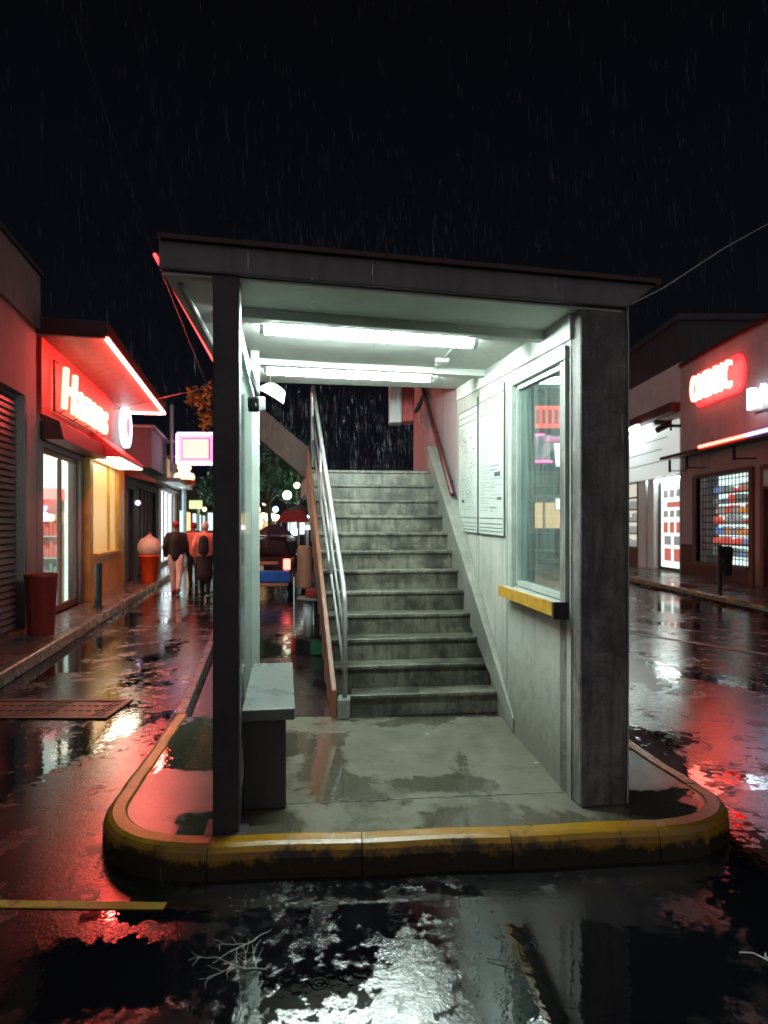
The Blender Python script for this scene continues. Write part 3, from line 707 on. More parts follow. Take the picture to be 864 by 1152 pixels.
b = MB(); b.tube([(-.782, 3.83, 2.33), (-.782, 3.79, 2.318)], .024, 12); b.build('lens', 'carglass', t)
# cables
t = tag(MB().tube([(-1.55, 2.6, 9.5), (-2.3, 5.4, 6.6), (-2.5, 8, 5.27), (-2.62, 10, 4.5), (-3.0, 16, 3.9)], .004, 6).build('overhead_cable', 'cable'), 'thin cable dropping from the sky behind the left end of the roof', 'cable', 'cables overhead')
t = tag(MB().tube([(-2.9, 4.6, 7.2), (-2.95, 7.9, 5.25), (-3.3, 12, 4.2), (-6.0, 14.2, 4.2)], .006, 6).build('overhead_cable', 'cable'), 'thin dark cable running from the sky down to the red shop', 'cable', 'cables overhead')
tag(MB().tube([(7.2, 10.0, 7.0), (4.2, 6.6, 4.85), (2.4, 4.5, 3.56), (FR.x + .01, FR.y - .02, FR.z + .12), (1.268, 3.318, 2.745), (1.266, 3.325, 2.70), (1.270, 3.325, 2.6), (1.272, 3.33, 1.0), (1.268, 3.33, .16)], .004, 6).build('overhead_cable', 'cable_p'), 'pale cable from the right sky to the roof corner and down the pillar', 'cable', 'cables overhead')

# ------------------------------------------------------------------ left street buildings (frame TL: out, along, z)
B1 = thing('shutter_building', 'grey plaster building with a closed ribbed roller shutter at the left edge', 'building', tuple(PL(0, -1.5, 0)))
b = MB(TL); b.holes(-8, 1.42, 0, 4.55, [(-5, .92, 0.0, 3.46)], -.28, 0); b.box(-6, -.29, 1.2, 1.42, 0, 4.55); b.build('wall', 'plaster_l', B1, .006)
b = MB(TL); b.box(-6, .05, -8, 1.44, 4.553, 5.35); b.build('parapet', 'plaster_l', B1, .01)
b = MB(TL); b.box(-6.1, .09, -8, 1.47, 5.353, 5.42); b.build('coping', 'dark_wall', B1, .01)
b = MB(TL)
zz = .16
while zz < 3.44:
    b.hexa([(-.16, -5, zz), (-.10, -5, zz + .012), (-.10, .915, zz + .012), (-.16, .915, zz), (-.16, -5, zz + .088), (-.115, -5, zz + .075), (-.115, .915, zz + .075), (-.16, .915, zz + .088)]); zz += .092
sh = b.build('shutter', 'shutter', B1)
b = MB(TL); b.box(-.15, .004, .93, 1.0, .14, 3.46); b.build('guide_rail', 'dkmetal', sh)

B2 = thing('red_shop', 'red lit shop with glowing neon canopy and a cream kiosk window', 'shop', tuple(PL(0, 4, 0)))
b = MB(TL); b.holes(1.47, 4.12, .0, 3.3, [(1.75, 3.95, .14, 2.84)], -.22, 0); b.build('front_wall', 'plaster_l', B2)
b = MB(TL); b.holes(4.121, 8.2, .0, 3.3, [(4.9, 7.5, 1.0, 2.95)], -.22, 0); b.build('front_wall', 'yellow_wall', B2)
b = MB(TL); b.box(-6, -.225, 1.47, 1.6, 0, 5); b.build('side_wall', 'grey_wall', B2)
b = MB(TL); b.box(-6, -.225, 8.05, 8.2, 0, 4.4); b.build('side_wall', 'grey_wall', B2)
b = MB(TL); b.box(-.3, .05, 1.5, 6.05, 3.303, 4.47); b.build('sign_panel', 'sign_red', B2, .01)
b = MB(TL); b.box(-.3, .03, 6.06, 8.2, 3.303, 4.47); b.build('upper_wall', 'brown', B2, .01)
b = MB(TL); b.box(-.3, .97, 1.45, 8.05, 4.475, 4.50); cn = b.build('canopy', plain('pinkish_canopy_soffit', (.74, .30, .26), .5), B2)
b = MB(TL); b.box(-6, 1.0, 1.42, 8.1, 4.503, 4.74); b.build('canopy_roof', 'maroon', B2, .01)
b = MB(TL); b.tube([(.985, 1.47, 4.47), (.985, 4.6, 4.47)], .032, 10); b.build('neon_tube', 'neon_edge', B2, smooth=True)
b = MB(TL); b.tube([(.985, 4.72, 4.47), (.985, 8.03, 4.47)], .032, 10); b.build('neon_tube', 'neon_edge', B2, smooth=True)
b = MB(TL); b.tube([(.93, 8.06, 4.47), (.1, 8.06, 4.47)], .032, 10); b.build('neon_tube', 'neon_edge', B2, smooth=True)
# dark valance with white soffit over the glass doors
b = MB(TL); b.hexa([(.055, 1.5, 2.92), (.36, 1.5, 2.92), (.36, 4.5, 2.92), (.055, 4.5, 2.92), (.055, 1.5, 3.30), (.30, 1.5, 3.2), (.30, 4.5, 3.2), (.055, 4.5, 3.30)]); b.build('valance', 'maroon', B2, .008)
# glass doors and lit interior
dr = MB(TL); dr.box(-.12, -.06, 1.75, 1.80, .14, 2.84); dr.box(-.12, -.06, 2.88, 2.95, .14, 2.84); dr.box(-.12, -.06, 3.89, 3.95, .14, 2.84); dr.box(-.12, -.06, 1.80, 2.88, 2.76, 2.84); dr.box(-.12, -.06, 2.95, 3.89, 2.76, 2.84); dr.box(-.12, -.06, 1.80, 2.88, .14, .26); dr.box(-.12, -.06, 2.95, 3.89, .14, .26)
door = dr.build('glass_door', 'brown', B2, .006)
b = MB(TL); b.box(-.095, -.087, 1.80, 3.89, .26, 2.76); b.build('pane', 'glass_shop', door)
b = MB(TL); b.box(-2.4, -2.3, 1.6, 7.8, .1, 3.2); b.box(-2.3, -.26, 1.61, 1.66, .1, 3.2); b.box(-2.3, -.26, 4.2, 4.25, .1, 3.2); b.build('interior', 'shop_white', B2)
b = MB(TL); b.box(-2.3, -.23, 1.66, 7.8, .05, .1); b.box(-2.3, -.23, 1.66, 7.8, 3.2, 3.25); b.build('shop_floor', 'white', B2)
b = MB(TL); b.box(-.80, -.78, 3.75, 4.18, .12, 2.1); b.box(-.36, -.34, 3.75, 4.18, .12, 2.1); b.box(-.779, -.361, 4.15, 4.18, .12, 2.1)
for z in (.14, .6, 1.0, 1.4, 1.8): b.box(-.779, -.361, 3.76, 4.149, z, z + .025)
fr_ = b.build('display_fridge', 'white', B2)
b = MB(TL); b.box(-.81, -.33, 3.73, 4.18, 2.101, 2.3); b.build('header', 'redbox', fr_)
for z, mt in ((.63, 'goods_d'), (1.03, 'pic_red'), (1.43, 'goods_c'), (.17, 'pic_dark')):
    b = MB(TL)
    for i in range(6): b.box(-.77 + i * .068, -.72 + i * .068, 3.8, 4.05, z, z + .16 + .06 * ((i * 5) % 3))
    b.build('goods', mt, fr_, stuff=True)
b = MB(TL); b.box(.001, .12, 4.15, 4.42, .14, 2.95); b.build('pilaster', 'yellow_wall', B2, .01)
b = MB(TL); b.box(.001, .06, 4.87, 7.53, .14, .98); b.build('dado', 'yellow_wall', B2, .01)
b = MB(TL); b.box(-.12, -.08, 4.9, 7.5, 1.0, 2.95); kw = b.build('kiosk_window', 'cream', B2)
b = MB(TL)
for y in (4.9, 6.6, 7.46): b.box(-.078, -.03, y, y + .05, 1.0, 2.95)
b.box(-.01, .10, 4.88, 7.52, .985, 1.04); b.build('window_frame', 'yellow_wall', kw)
b = MB(TL); b.hexa([(.002, 4.55, 2.98), (.60, 4.55, 2.98), (.60, 7.35, 2.98), (.002, 7.35, 2.98), (.052, 4.55, 3.5), (.60, 4.55, 3.06), (.60, 7.35, 3.06), (.052, 7.35, 3.5)]); aw = b.build('awning', 'red_awn', B2, .008)
b = MB(TL); b.box(.05, .57, 4.6, 7.3, 2.965, 2.978); b.build('lit_soffit', glow('lit_soffit', (1, .80, .55), 6), aw)
# lettering
SG = thing('shop_sign', 'glowing cream slanted lettering on the red panel under the neon canopy', 'sign', tuple(PL(.06, 3.7, 3.5)), 'lit shop signs')
text('letters', 'Hamns', 'letters_w', SG, PL(.14, 2.15, 3.50), (*uL, 0), (0, 0, 1), 3.2, .70, .07, .14, .008)
b = MB(TL); b.tube([(.09, 1.98, 3.42), (.09, 1.98, 4.24), (.09, 2.2, 4.24)], .018, 6); b.tube([(.09, 1.98, 3.44), (.09, 5.4, 3.46)], .012, 6)
for y in (2.4, 3.2, 4.0, 4.8, 5.3): b.tube([(.052, y, 3.46), (.139, y, 3.52)], .01, 6)
b.build('mounting_rail', 'maroon', SG)
t = thing('oval_sign', 'tall white oval lit sign at the far end of the red panel', 'sign', tuple(PL(.1, 7.4, 3.5)), 'lit shop signs')
b = MB(); c = PL(.12, 7.45, 4.0)
pts = [c + Vector((*uL, 0)) * .55 * math.cos(a) + Vector((0, 0, 1)) * .5 * math.sin(a) for a in [2 * math.pi * i / 28 for i in range(28)]]
b.extrude(pts, (.1 * nL[0], .1 * nL[1], 0)); b.build('face', 'lightbox', t)
pts = [c + Vector((*uL, 0)) * .22 * math.cos(a) + Vector((0, 0, 1)) * .24 * math.sin(a) for a in [2 * math.pi * i / 20 for i in range(20)]]
b = MB(); b.extrude([p + Vector((*nL, 0)) * .101 for p in pts], (.01 * nL[0], .01 * nL[1], 0)); b.build('mark', 'goods_b', t)

B3 = thing('dark_shop', 'dark shuttered shop front beyond the red shop', 'shop', tuple(PL(0, 11, 0)))
b = MB(TL); b.holes(8.25, 14.1, 0, 3.3, [(8.7, 9.6, .14, 2.6), (10.2, 13.7, .14, 2.7)], -.25, -.01); b.box(-5, -.255, 8.25, 8.45, 0, 3.3); b.build('wall', 'dark_wall', B3)
b = MB(TL); b.box(-.2, -.14, 8.7, 9.6, .14, 2.6); b.build('door', 'grey_wall', B3)
b = MB(TL); b.box(-.2, -.15, 10.2, 13.7, .14, 2.7); s3 = b.build('shutter', 'maroon', B3)
b = MB(TL)
for y in (10.6, 11.3, 12.0, 12.7, 13.3): b.box(-.14, -.08, y, y + .07, .14, 2.7)
b.build('mullion', 'grey_wall', s3)
b = MB(TL); b.hexa([(-.01, 8.3, 2.9), (.75, 8.3, 2.72), (.75, 14, 2.72), (-.01, 14, 2.9), (-.01, 8.3, 3.15), (.75, 8.3, 2.8), (.75, 14, 2.8), (-.01, 14, 3.15)]); b.build('awning', 'maroon', B3)
b = MB(TL); b.box(-3, .3, 10.6, 14.0, 3.303, 4.45); b.build('upper_floor', 'grey_wall', B3, .01)
b = MB(TL); b.box(-3.1, .4, 10.5, 14.1, 4.453, 4.53); b.build('roof_edge', 'plaster_w', B3)
t = thing('wall_lamp', 'small violet lamp beside the dark shop door', 'lamp', tuple(PL(.05, 9.75, 2.2)))
b = MB(TL); b.ball((.06, 9.8, 2.25), .07, 12, 8); b.build('globe', 'white_neon', t, smooth=True)
b = MB(TL); b.tube([(-.009, 9.8, 2.15), (.06, 9.8, 2.17)], .02, 6); b.build('arm', 'black', t)

B4 = thing('bright_shop', 'small white lit shop front past the dark shop', 'shop', tuple(PL(0, 16, 0)))
b = MB(TL); b.holes(14.2, 19.5, 0, 4.2, [(14.9, 18.8, .3, 2.9)], -.25, .02); b.build('wall', 'plaster_w', B4)
b = MB(TL); b.box(-5, -.26, 14.2, 14.4, 0, 4.2); b.build('side_wall', 'dark_wall', B4)
b = MB(TL); b.box(-.16, -.12, 14.9, 18.8, .3, 2.9); wn = b.build('shop_window', 'lightbox', B4)
b = MB(TL)
for y in (14.9, 16.2, 17.5, 18.75): b.box(-.118, -.06, y, y + .07, .3, 2.9)
b.build('mullion', 'dkmetal', wn)
b = MB(TL); b.box(-.0, .7, 14.3, 19.3, 3.15, 3.3); b.build('awning', 'alu', B4, .01)
B5 = thing('far_left_building', 'tall dark building at the far end of the left street', 'building', tuple(PL(0, 26, 0)))
b = MB(TL); b.box(-6, 0, 19.6, 40, 0, 4.6); b.build('wall', 'dark_wall', B5)
for y in (21, 24, 27.5, 31, 35):
    b = MB(TL); b.box(.001, .05, y, y + 1.6, .6, 2.3); b.build('window', ('orange_lit', 'shop_dim')[int(y) % 2], B5)

# projecting pink neon sign
t = thing('neon_sign', 'square pink and white neon sign hung over the left pavement', 'sign', (-6.2, 21, 3.6), 'lit shop signs')
x0, x1, z0, z1, y = -6.80, -5.58, 3.62, 4.66, 21.0
b = MB(); b.box(x0, x1, y, y + .22, z0, z1); b.build('case', 'dkmetal', t, .02)
b = MB(); b.box(x0 + .2, x1 - .17, y - .012, y - .001, z0 + .2, z1 - .2); fc = b.build('face', 'sign_face', t)
b = MB(); b.box(x0 + .34, x1 - .3, y - .018, y - .013, z0 + .33, z0 + .355); b.box(x0 + .38, x0 + .92, y - .018, y - .013, z0 + .25, z0 + .28); b.box(x0 + .62, x0 + .66, y - .018, y - .013, z0 + .5, z0 + .66); b.box(x0 + .42, x0 + .56, y - .018, y - .013, z0 + .56, z0 + .59); b.build('print', glow('faint_sign_print', (1, .66, .42), 1.0), fc)
b = MB(); b.tube([(x0 + .03, y - .03, z0 + .03), (x1 - .03, y - .03, z0 + .03)], .05, 8); b.tube([(x0 + .03, y - .03, z1 - .03), (x1 - .03, y - .03, z1 - .03)], .05, 8); b.tube([(x0 + .03, y - .03, z0 + .03), (x0 + .03, y - .03, z1 - .03)], .05, 8); b.build('white_tube', 'white_neon', t, smooth=True)
b = MB(); b.tube([(x1 - .07, y - .03, z0 + .1), (x1 - .07, y - .03, z1 - .1)], .045, 8); b.tube([(x0 + .14, y - .02, z0 + .13), (x1 - .14, y - .02, z0 + .13)], .04, 8); b.tube([(x0 + .14, y - .02, z1 - .13), (x1 - .14, y - .02, z1 - .13)], .04, 8); b.tube([(x0 + .14, y - .02, z0 + .13), (x0 + .14, y - .02, z1 - .13)], .04, 8); b.build('pink_tube', 'pink_neon', t, smooth=True)
b = MB(); b.tube([(x0, y + .1, 4.4), (-7.7, y + .1, 4.4)], .04, 8); b.tube([(x0, y + .1, 3.9), (-7.7, y + .1, 3.9)], .04, 8); b.tube([(-7.0, y + .1, 3.4), (-7.0, y + .1, 5.6)], .06, 8); b.build('bracket', 'galv', t)

# torch-shaped lamp on a post
t = thing('street_lamp', 'pale blue post lamp with a glowing flame shaped globe and red rim', 'street lamp', (-7.8, 25, .14))
b = MB(); b.lathe([(.12, 0), (.12, .1), (.09, .2), (.085, 2.9), (.09, 2.92)], (-7.8, 25, .14), 16); b.build('post', 'pole_blue', t, smooth=True)
b = MB(); b.lathe([(.10, 2.92), (.22, 2.99), (.27, 3.06)], (-7.8, 25, .14), 16); b.build('collar', 'white', t)
b = MB(); b.lathe([(.30, 3.062), (.40, 3.07), (.40, 3.26), (.38, 3.27)], (-7.8, 25, .14), 20); b.build('rim', 'orange', t)
b = MB(); b.lathe([(.36, 3.272), (.40, 3.36), (.36, 3.5), (.22, 3.56), (.2, 3.6), (.27, 3.74), (.22, 3.9), (.12, 4.05), (.03, 4.16)], (-7.8, 25, .14), 20); b.build('globe', 'lamp_glow', t, smooth=True)
t = thing('street_sign', 'small yellow green street sign on a thin pole behind the walkers', 'sign', (-8.6, 30, 0))
b = MB(); b.tube([(-8.7, 30, 0), (-8.7, 30, 2.75)], .06, 8); b.build('pole', 'pole_blue', t)
b = MB(); b.box(-9.1, -8.5, 29.9, 29.93, 2.42, 2.8); b.build('plate', glow('lit_green_plate', (.6, .9, .3), .8), t)

# bins and bollards of the left pavement
t = thing('litter_bin', 'dark red tapered litter bin on the left pavement by the shutter', 'bin', tuple(PL(.36, .42, .14)), 'litter bins')
P_ = PL(.36, .42, .14); b = MB(); b.lathe([(.155, 0), (.165, .02), (.2, .76), (.215, .78), (.215, .82), (.195, .82), (.185, .5)], P_, 24); b.build('body', 'bin_red', t, smooth=True)
b = MB(); b.lathe([(.18, .45), (.18, .47)], P_, 20); b.build('liner', 'black', t)
t = thing('cup_bin', 'orange cup shaped bin with a cream dome top by the kerb', 'bin', tuple(PL(.55, 8.55, .14)), 'litter bins')
P_ = PL(.55, 8.55, .14); b = MB(); b.lathe([(.19, 0), (.2, .02), (.26, .66), (.28, .67), (.28, .72), (.25, .72)], P_, 24); b.build('cup', 'orange', t, smooth=True)
b = MB(); b.lathe([(.26, .721), (.30, .78), (.31, .88), (.28, 1.02), (.2, 1.13), (.09, 1.19), (.03, 1.25)], P_, 24); b.build('dome', 'swirl', t, smooth=True)
b = MB(); b.lathe([(.02, 1.24), (.035, 1.27), (.02, 1.3)], P_, 10); b.build('tip', 'cardboard', t)
def bollard(p, h, lab, r=.065):
    t = thing('bollard', lab, 'bollard', tuple(p), 'black bollards')
    q = MB(); q.lathe([(r, 0), (r, h - .03), (r * .8, h)], p, 16); q.build('post', 'black', t, smooth=False)
    q = MB(); q.lathe([(r * 1.5, 0), (r * 1.5, .015), (r * 1.02, .02)], p, 16); q.build('base_plate', 'black', t)
bollard(PL(.45, 3.32, .141), .80, 'short black bollard on the left pavement beside the cream kiosk')

# ------------------------------------------------------------------ right street buildings (facades face -x at x = 9.3)
C1 = thing('corner_shop', 'pinkish plaster corner shop with a barred lit window and slim neon awning', 'shop', (9.3, 14, 0))
b = MB(); b.holes(6.0, 20.0, .12, 6.55, [(16.25, 19.05, .55, 3.02), (13.6, 15.75, .13, 3.05)], 9.3, 9.6); b.box(9.61, 16, 19.8, 20.0, .0, 6.55); b.build('wall', 'plaster_r', C1)
b = MB(); b.box(9.22, 16, 6, 20.04, 6.553, 6.68); b.build('coping', 'maroon', C1, .01)
b = MB(); b.box(9.262, 9.298, 19.06, 19.98, .12, 1.05); b.box(9.262, 9.298, 16.2, 19.059, .12, .50); b.build('dado', 'maroon', C1, .004)
w = MB(); w.box(9.24, 9.42, 19.05, 19.2, .50, 3.1); w.box(9.24, 9.42, 16.05, 16.25, .12, 3.1); w.box(9.24, 9.42, 16.25, 19.05, 3.02, 3.12); w.box(9.2, 9.42, 16.25, 19.05, .46, .55)
wn = w.build('window', 'brown', C1, .006)
b = MB(); b.box(10.1, 10.15, 16.0, 19.3, .4, 3.2); b.build('lit_back', 'shop_dim', wn)
rnd = random.Random(7); gm = {k: MB() for k in ('goods_a', 'goods_b', 'goods_c', 'goods_d', 'pic_dark')}; b = MB()
for z in (.75, 1.05, 1.35, 1.65, 1.95, 2.25, 2.55):
    b.box(9.75, 10.09, 16.2, 19.1, z, z + .03); y = 16.25; mt = 'goods_d'
    while y < 18.9:
        wd = .05 + rnd.random() * .10; hh = .07 + rnd.random() * .17
        if rnd.random() < .4: mt = rnd.choice(('goods_a', 'goods_b', 'goods_c', 'goods_d', 'goods_d', 'pic_dark', 'pic_dark'))
        if rnd.random() < .75: gm[mt].box(9.78, 10.02, y, y + wd, z + .031, z + .031 + hh)
        y += wd + .02
shf2 = b.build('shelf', 'alu', wn)
for k_, g_ in gm.items(): g_.build('goods', k_, shf2, stuff=True)
b = MB()
for i in range(16): y = 16.33 + i * .175; b.tube([(9.45, y, .55), (9.45, y, 3.02)], .014, 6)
for i in range(12): z = .7 + i * .2; b.box(9.46, 9.475, 16.25, 19.05, z, z + .025)
b.build('bars', 'black', wn)
d_ = MB(); d_.box(9.24, 9.45, 15.6, 15.75, .12, 3.1); d_.box(9.24, 9.45, 13.6, 15.6, 2.98, 3.1); d_.box(9.26, 9.45, 13.6, 15.6, 2.5, 2.58); dd = d_.build('door_frame', 'brown', C1, .006)
b = MB(); b.box(9.4, 9.44, 14.2, 15.6, .13, 2.5); b.build('door', 'maroon', dd)
b = MB(); b.box(9.4, 9.43, 13.6, 15.6, 2.58, 2.98); b.build('transom', 'shop_dim', dd)
b = MB(); b.box(9.395, 9.399, 14.5, 15.4, 1.1, 2.3); b.build('door_pane', glow('dim_warm_pane', (.8, .25, .2), .12), dd)
b = MB(); b.hexa([(8.5, 8, 3.63), (9.298, 8, 3.70), (9.298, 19.75, 3.70), (8.5, 19.75, 3.63), (8.5, 8, 3.72), (9.298, 8, 3.82), (9.298, 19.75, 3.82), (8.5, 19.75, 3.72)]); aw = b.build('awning', 'maroon', C1, .01)
for y in (19.6, 18.5, 16.0, 13):
    b = MB(); b.box(8.72, 8.78, y - .03, y + .03, 3.25, 3.63); b.box(8.781, 9.299, y - .02, y + .02, 3.28, 3.31); b.build('bracket', 'black', aw)
b = MB(); b.tube([(8.47, 17.2, 3.73), (8.47, 15.05, 3.73)], .04, 8); b.build('red_tube', 'neon_red', aw, smooth=True)
b = MB(); b.tube([(8.47, 14.98, 3.73), (8.47, 11.5, 3.73)], .04, 8); b.build('violet_tube', 'blue_neon', aw, smooth=True)
t = thing('neon_sign', 'red glowing capital letters on the pinkish plaster wall of the corner shop', 'sign', (9.2, 17.7, 5.2), 'lit shop signs')
pts = []
for (cy, cz_, a0) in ((16.75, 5.6, -90), (18.75, 5.6, 90)):
    for i in range(9): a = R(a0 + 180 * i / 8); pts.append((9.235, cy - .32 * math.cos(a), cz_ + .5 * math.sin(a)))
b = MB(); b.extrude(pts, (.062, 0, 0)); b.build('backing', glow('red_backing', (1, .016, .018), 3.2, (.4, .02, .02)), t)
text('letters', 'ONINUC', glow('pink_white_letters', (1.0, .18, .13), 4.5), t, (9.10, 18.85, 5.22), (0, -1, 0), (0, 0, 1), 2.15, .76, .10, 0, .0)
t = thing('letter_sign', 'white glowing letters at the right picture edge on the corner shop wall', 'sign', (9.2, 15, 4.5), 'lit shop signs')
text('letters', 'BAR', glow('blue_white_letters', (.75, .88, 1.0), 3), t, (9.16, 15.98, 4.5), (0, -1, 0), (0, 0, 1), 1.35, .52, .10, 0, .005)
b = MB(); b.box(9.262, 9.298, 14.6, 16.0, 4.42, 4.46); b.build('mounting_rail', 'black', t)

C2 = thing('white_shop', 'pale shop with a bright tube lit white fascia and open white doors', 'shop', (9.3, 22, 0))
b = MB(); b.holes(20.05, 27, .12, 6.75, [(20.15, 22.9, .14, 3.2), (23.4, 26.2, .8, 3.2)], 9.3, 9.55); b.box(9.56, 15, 20.05, 20.2, 0, 6.75); b.build('wall', 'plaster_w', C2)
b = MB(); b.box(9.0, 9.298, 20.1, 26.8, 5.2, 5.5); b.build('awning', 'maroon', C2, .01)
b = MB(); b.box(9.22, 9.298, 20.12, 25.2, 3.25, 4.98); fp = b.build('fascia_sign', glow('fascia_tube_glow', (.85, 1.0, .95), .3, (.75, .78, .76)), C2, .01)  # emission adds tube light that the panel itself does not give off
b = MB()
for z, y0_, y1_ in ((4.5, 20.8, 23.6), (4.15, 21.2, 24.2), (3.75, 20.6, 24.4)): b.box(9.214, 9.2195, y0_, y1_, z, z + .03)
b.build('print', 'inkl', fp)
b = MB(); b.box(9.25, 9.7, 22.6, 23.3, .12, 3.22); b.box(9.25, 9.5, 21.95, 22.45, .12, 3.22); b.build('door_pier', 'white', C2, .01)
b = MB(); b.box(9.45, 9.5, 20.2, 21.85, .2, 3.15); dp = b.build('glass_door', 'shop_white', C2)
b = MB(); b.box(9.40, 9.52, 20.15, 20.25, .14, 3.2); b.box(9.40, 9.52, 21.80, 21.92, .14, 3.2); b.box(9.40, 9.52, 20.25, 21.8, .14, .24); b.build('door_frame', 'dkmetal', dp)
for (z, hh, n_, mt) in ((2.55, .25, 3, 'pic_dark'), (2.22, .18, 1, 'pic_red'), (1.9, .22, 3, 'pic_dark'), (1.38, .36, 3, 'pic_red'), (.98, .3, 2, 'pic_dark'), (.45, .42, 2, 'pic_red')):
    for i in range(n_):
        q = MB(); w0 = 1.4 / n_; q.box(9.438, 9.449, 20.35 + i * w0, 20.35 + i * w0 + w0 * .72, z, z + hh); q.build('picture', mt, dp)
b = MB(); b.box(9.6, 9.65, 23.3, 26.3, .7, 3.3); sw = b.build('display_window', glow('dim_display', (.9, .9, .75), .4), C2)
b = MB()
for z in (.8, 1.3, 1.75, 2.2, 2.65): b.box(9.3, 9.59, 23.42, 26.18, z, z + .04)
b.box(9.24, 9.4, 23.3, 23.4, .12, 3.2); b.box(9.24, 9.4, 24.9, 25.0, .8, 3.2); b.build('shelf', 'brown', sw)
b = MB(); rnd = random.Random(3)
for z in (.84, 1.34, 1.79, 2.24):
    for i in range(16): b.box(9.4, 9.55, 23.5 + i * .165, 23.62 + i * .165, z, z + .12 + rnd.random() * .2)
b.build('goods', 'pic_dark', sw, stuff=True)
b = MB(); b.box(9.27, 9.298, 23.42, 26.3, .12, .78); b.build('dado', 'brown', C2)
b = MB(); b.tube([(9.36, 20.3, 3.16), (9.36, 22.8, 3.16)], .03, 8); b.build('entrance_fill', 'tube_fill', C2, smooth=True)  # added fill lamp that brightens the door and piers, not a known fitting
t = thing('tube_lamp', 'bright white tube lamp over the pale shop fascia', 'lamp', (8.85, 23.4, 5.05))
b = MB(); b.tube([(8.85, 22.3, 5.06), (8.85, 25.2, 5.10)], .045, 10); b.build('tube', glow('cool_tube', (.85, 1.0, .97), 24), t, smooth=True)
b = MB(); b.box(8.8, 8.998, 22.4, 25.1, 5.13, 5.17); b.build('housing', 'white', t)
t = thing('spot_lamp', 'black bracket spot lamp between the pale shop and the corner shop', 'lamp', (9.0, 20.2, 4.6))
b = MB(); b.tube([(9.299, 20.08, 4.75), (8.9, 20.08, 4.75)], .05, 8); b.tube([(9.0, 20.08, 4.6), (9.0, 20.08, 4.95)], .035, 8); b.build('arm', 'black', t)
b = MB(); b.tube([(8.9, 20.08, 4.78), (8.7, 20.4, 4.66)], .10, 12); b.tube([(8.95, 20.1, 4.85), (8.75, 20.6, 4.95)], .08, 12); b.build('head', 'black', t)
C3 = thing('dark_tower', 'dark windowless building block rising behind the pale shop', 'building', (16, 30, 0))
b = MB(); b.box(12.05, 22, 26.1, 40, 0, 10.0); b.build('wall', 'dark_wall', C3)
b = MB(); b.box(11.95, 22, 26.0, 40, 10.003, 10.25); b.build('roof', 'dark_wall', C3)
C4 = thing('row_building', 'plain dim building at the far end of the right pavement', 'building', (9.4, 30, 0))
b = MB(); b.box(9.32, 11.9, 27.05, 33.7, 0, 5.6); b.build('wall', 'grey_wall', C4)
b = MB(); b.box(9.28, 9.319, 28, 30, .4, 2.8); b.build('shutter', 'brown', C4)

# end of the right street, seen through the shelter window
C5 = thing('street_end_shop', 'dark shop with orange lit front closing the street, seen through the shelter window', 'shop', (7.8, 34, 0))
b = MB(); b.holes(0, 1, 0, 1, [], 0, 1); b = MB(); b.box(5.6, 13, 34, 40, 0, 9.2); b.build('wall', 'dark_wall', C5)
for xa, xb in ((7.1, 8.42), (8.55, 10.3)):
    b = MB(); b.box(xa, xb, 33.93, 33.99, 1.5, 2.85); b.build('shop_window', 'orange_lit', C5)
b = MB(); b.box(5.8, 10.6, 33.3, 33.95, 3.1, 3.25); b.build('awning', 'alu', C5)
b = MB(); b.box(5.8, 10.6, 33.6, 33.92, .0, 1.1); b.build('counter', 'grey_wall', C5)
t = thing('lit_sign', 'plain red lit box sign high on the street end shop, seen through the shelter window', 'sign', (8.6, 33.8, 6.8), 'lit shop signs')
b = MB(); b.box(7.8, 10.4, 33.75, 33.99, 6.8, 7.95); b.build('case', 'redbox', t, .03)
b = MB()
for i in range(7): b.box(8.0 + i * .33, 8.2 + i * .33, 33.742, 33.7495, 7.0, 7.75)
b.build('print', 'goods_c', t)
t = thing('neon_sign', 'magenta framed neon sign below the red box sign, seen through the shelter window', 'sign', (8, 33.8, 5), 'lit shop signs')
b = MB(); b.box(6.9, 8.8, 33.9, 33.99, 5.0, 6.45); b.build('board', glow('dim_blue_board', (.35, .5, .6), .25), t)
b = MB(); b.tube([(6.9, 33.85, 6.45), (8.5, 33.85, 6.45)], .05, 8); b.tube([(6.9, 33.85, 5.02), (8.9, 33.85, 5.02)], .06, 8); b.build('magenta_tube', 'pink_neon', t)
t = thing('blade_sign', 'white and red narrow lit blade sign beside the magenta neon frame', 'sign', (9.2, 33.6, 4.7), 'lit shop signs')
b = MB(); b.hexa([(9.05, 33.6, 4.75), (9.45, 33.6, 4.75), (9.45, 33.7, 4.75), (9.05, 33.7, 4.75), (8.95, 33.6, 5.95), (9.3, 33.6, 5.95), (9.3, 33.7, 5.95), (8.95, 33.7, 5.95)]); b.build('face', 'lightbox', t)
b = MB(); b.box(9.22, 9.36, 33.58, 33.598, 5.0, 5.8); b.build('stripe', 'redbox', t)
b = MB(); b.box(9.15, 9.25, 33.7, 33.99, 5.3, 5.4); b.build('bracket', 'black', t)
t = thing('lit_sign', 'small white lit panel above the orange shop front', 'sign', (9.3, 33.9, 2.4), 'lit shop signs')
b = MB(); b.box(9.1, 9.55, 33.85, 33.92, 2.5, 3.05); b.build('face', 'lightbox', t, .01)
b = MB(); b.box(9.05, 9.6, 33.88, 33.928, 2.45, 3.08); b.build('case', 'alu', t)

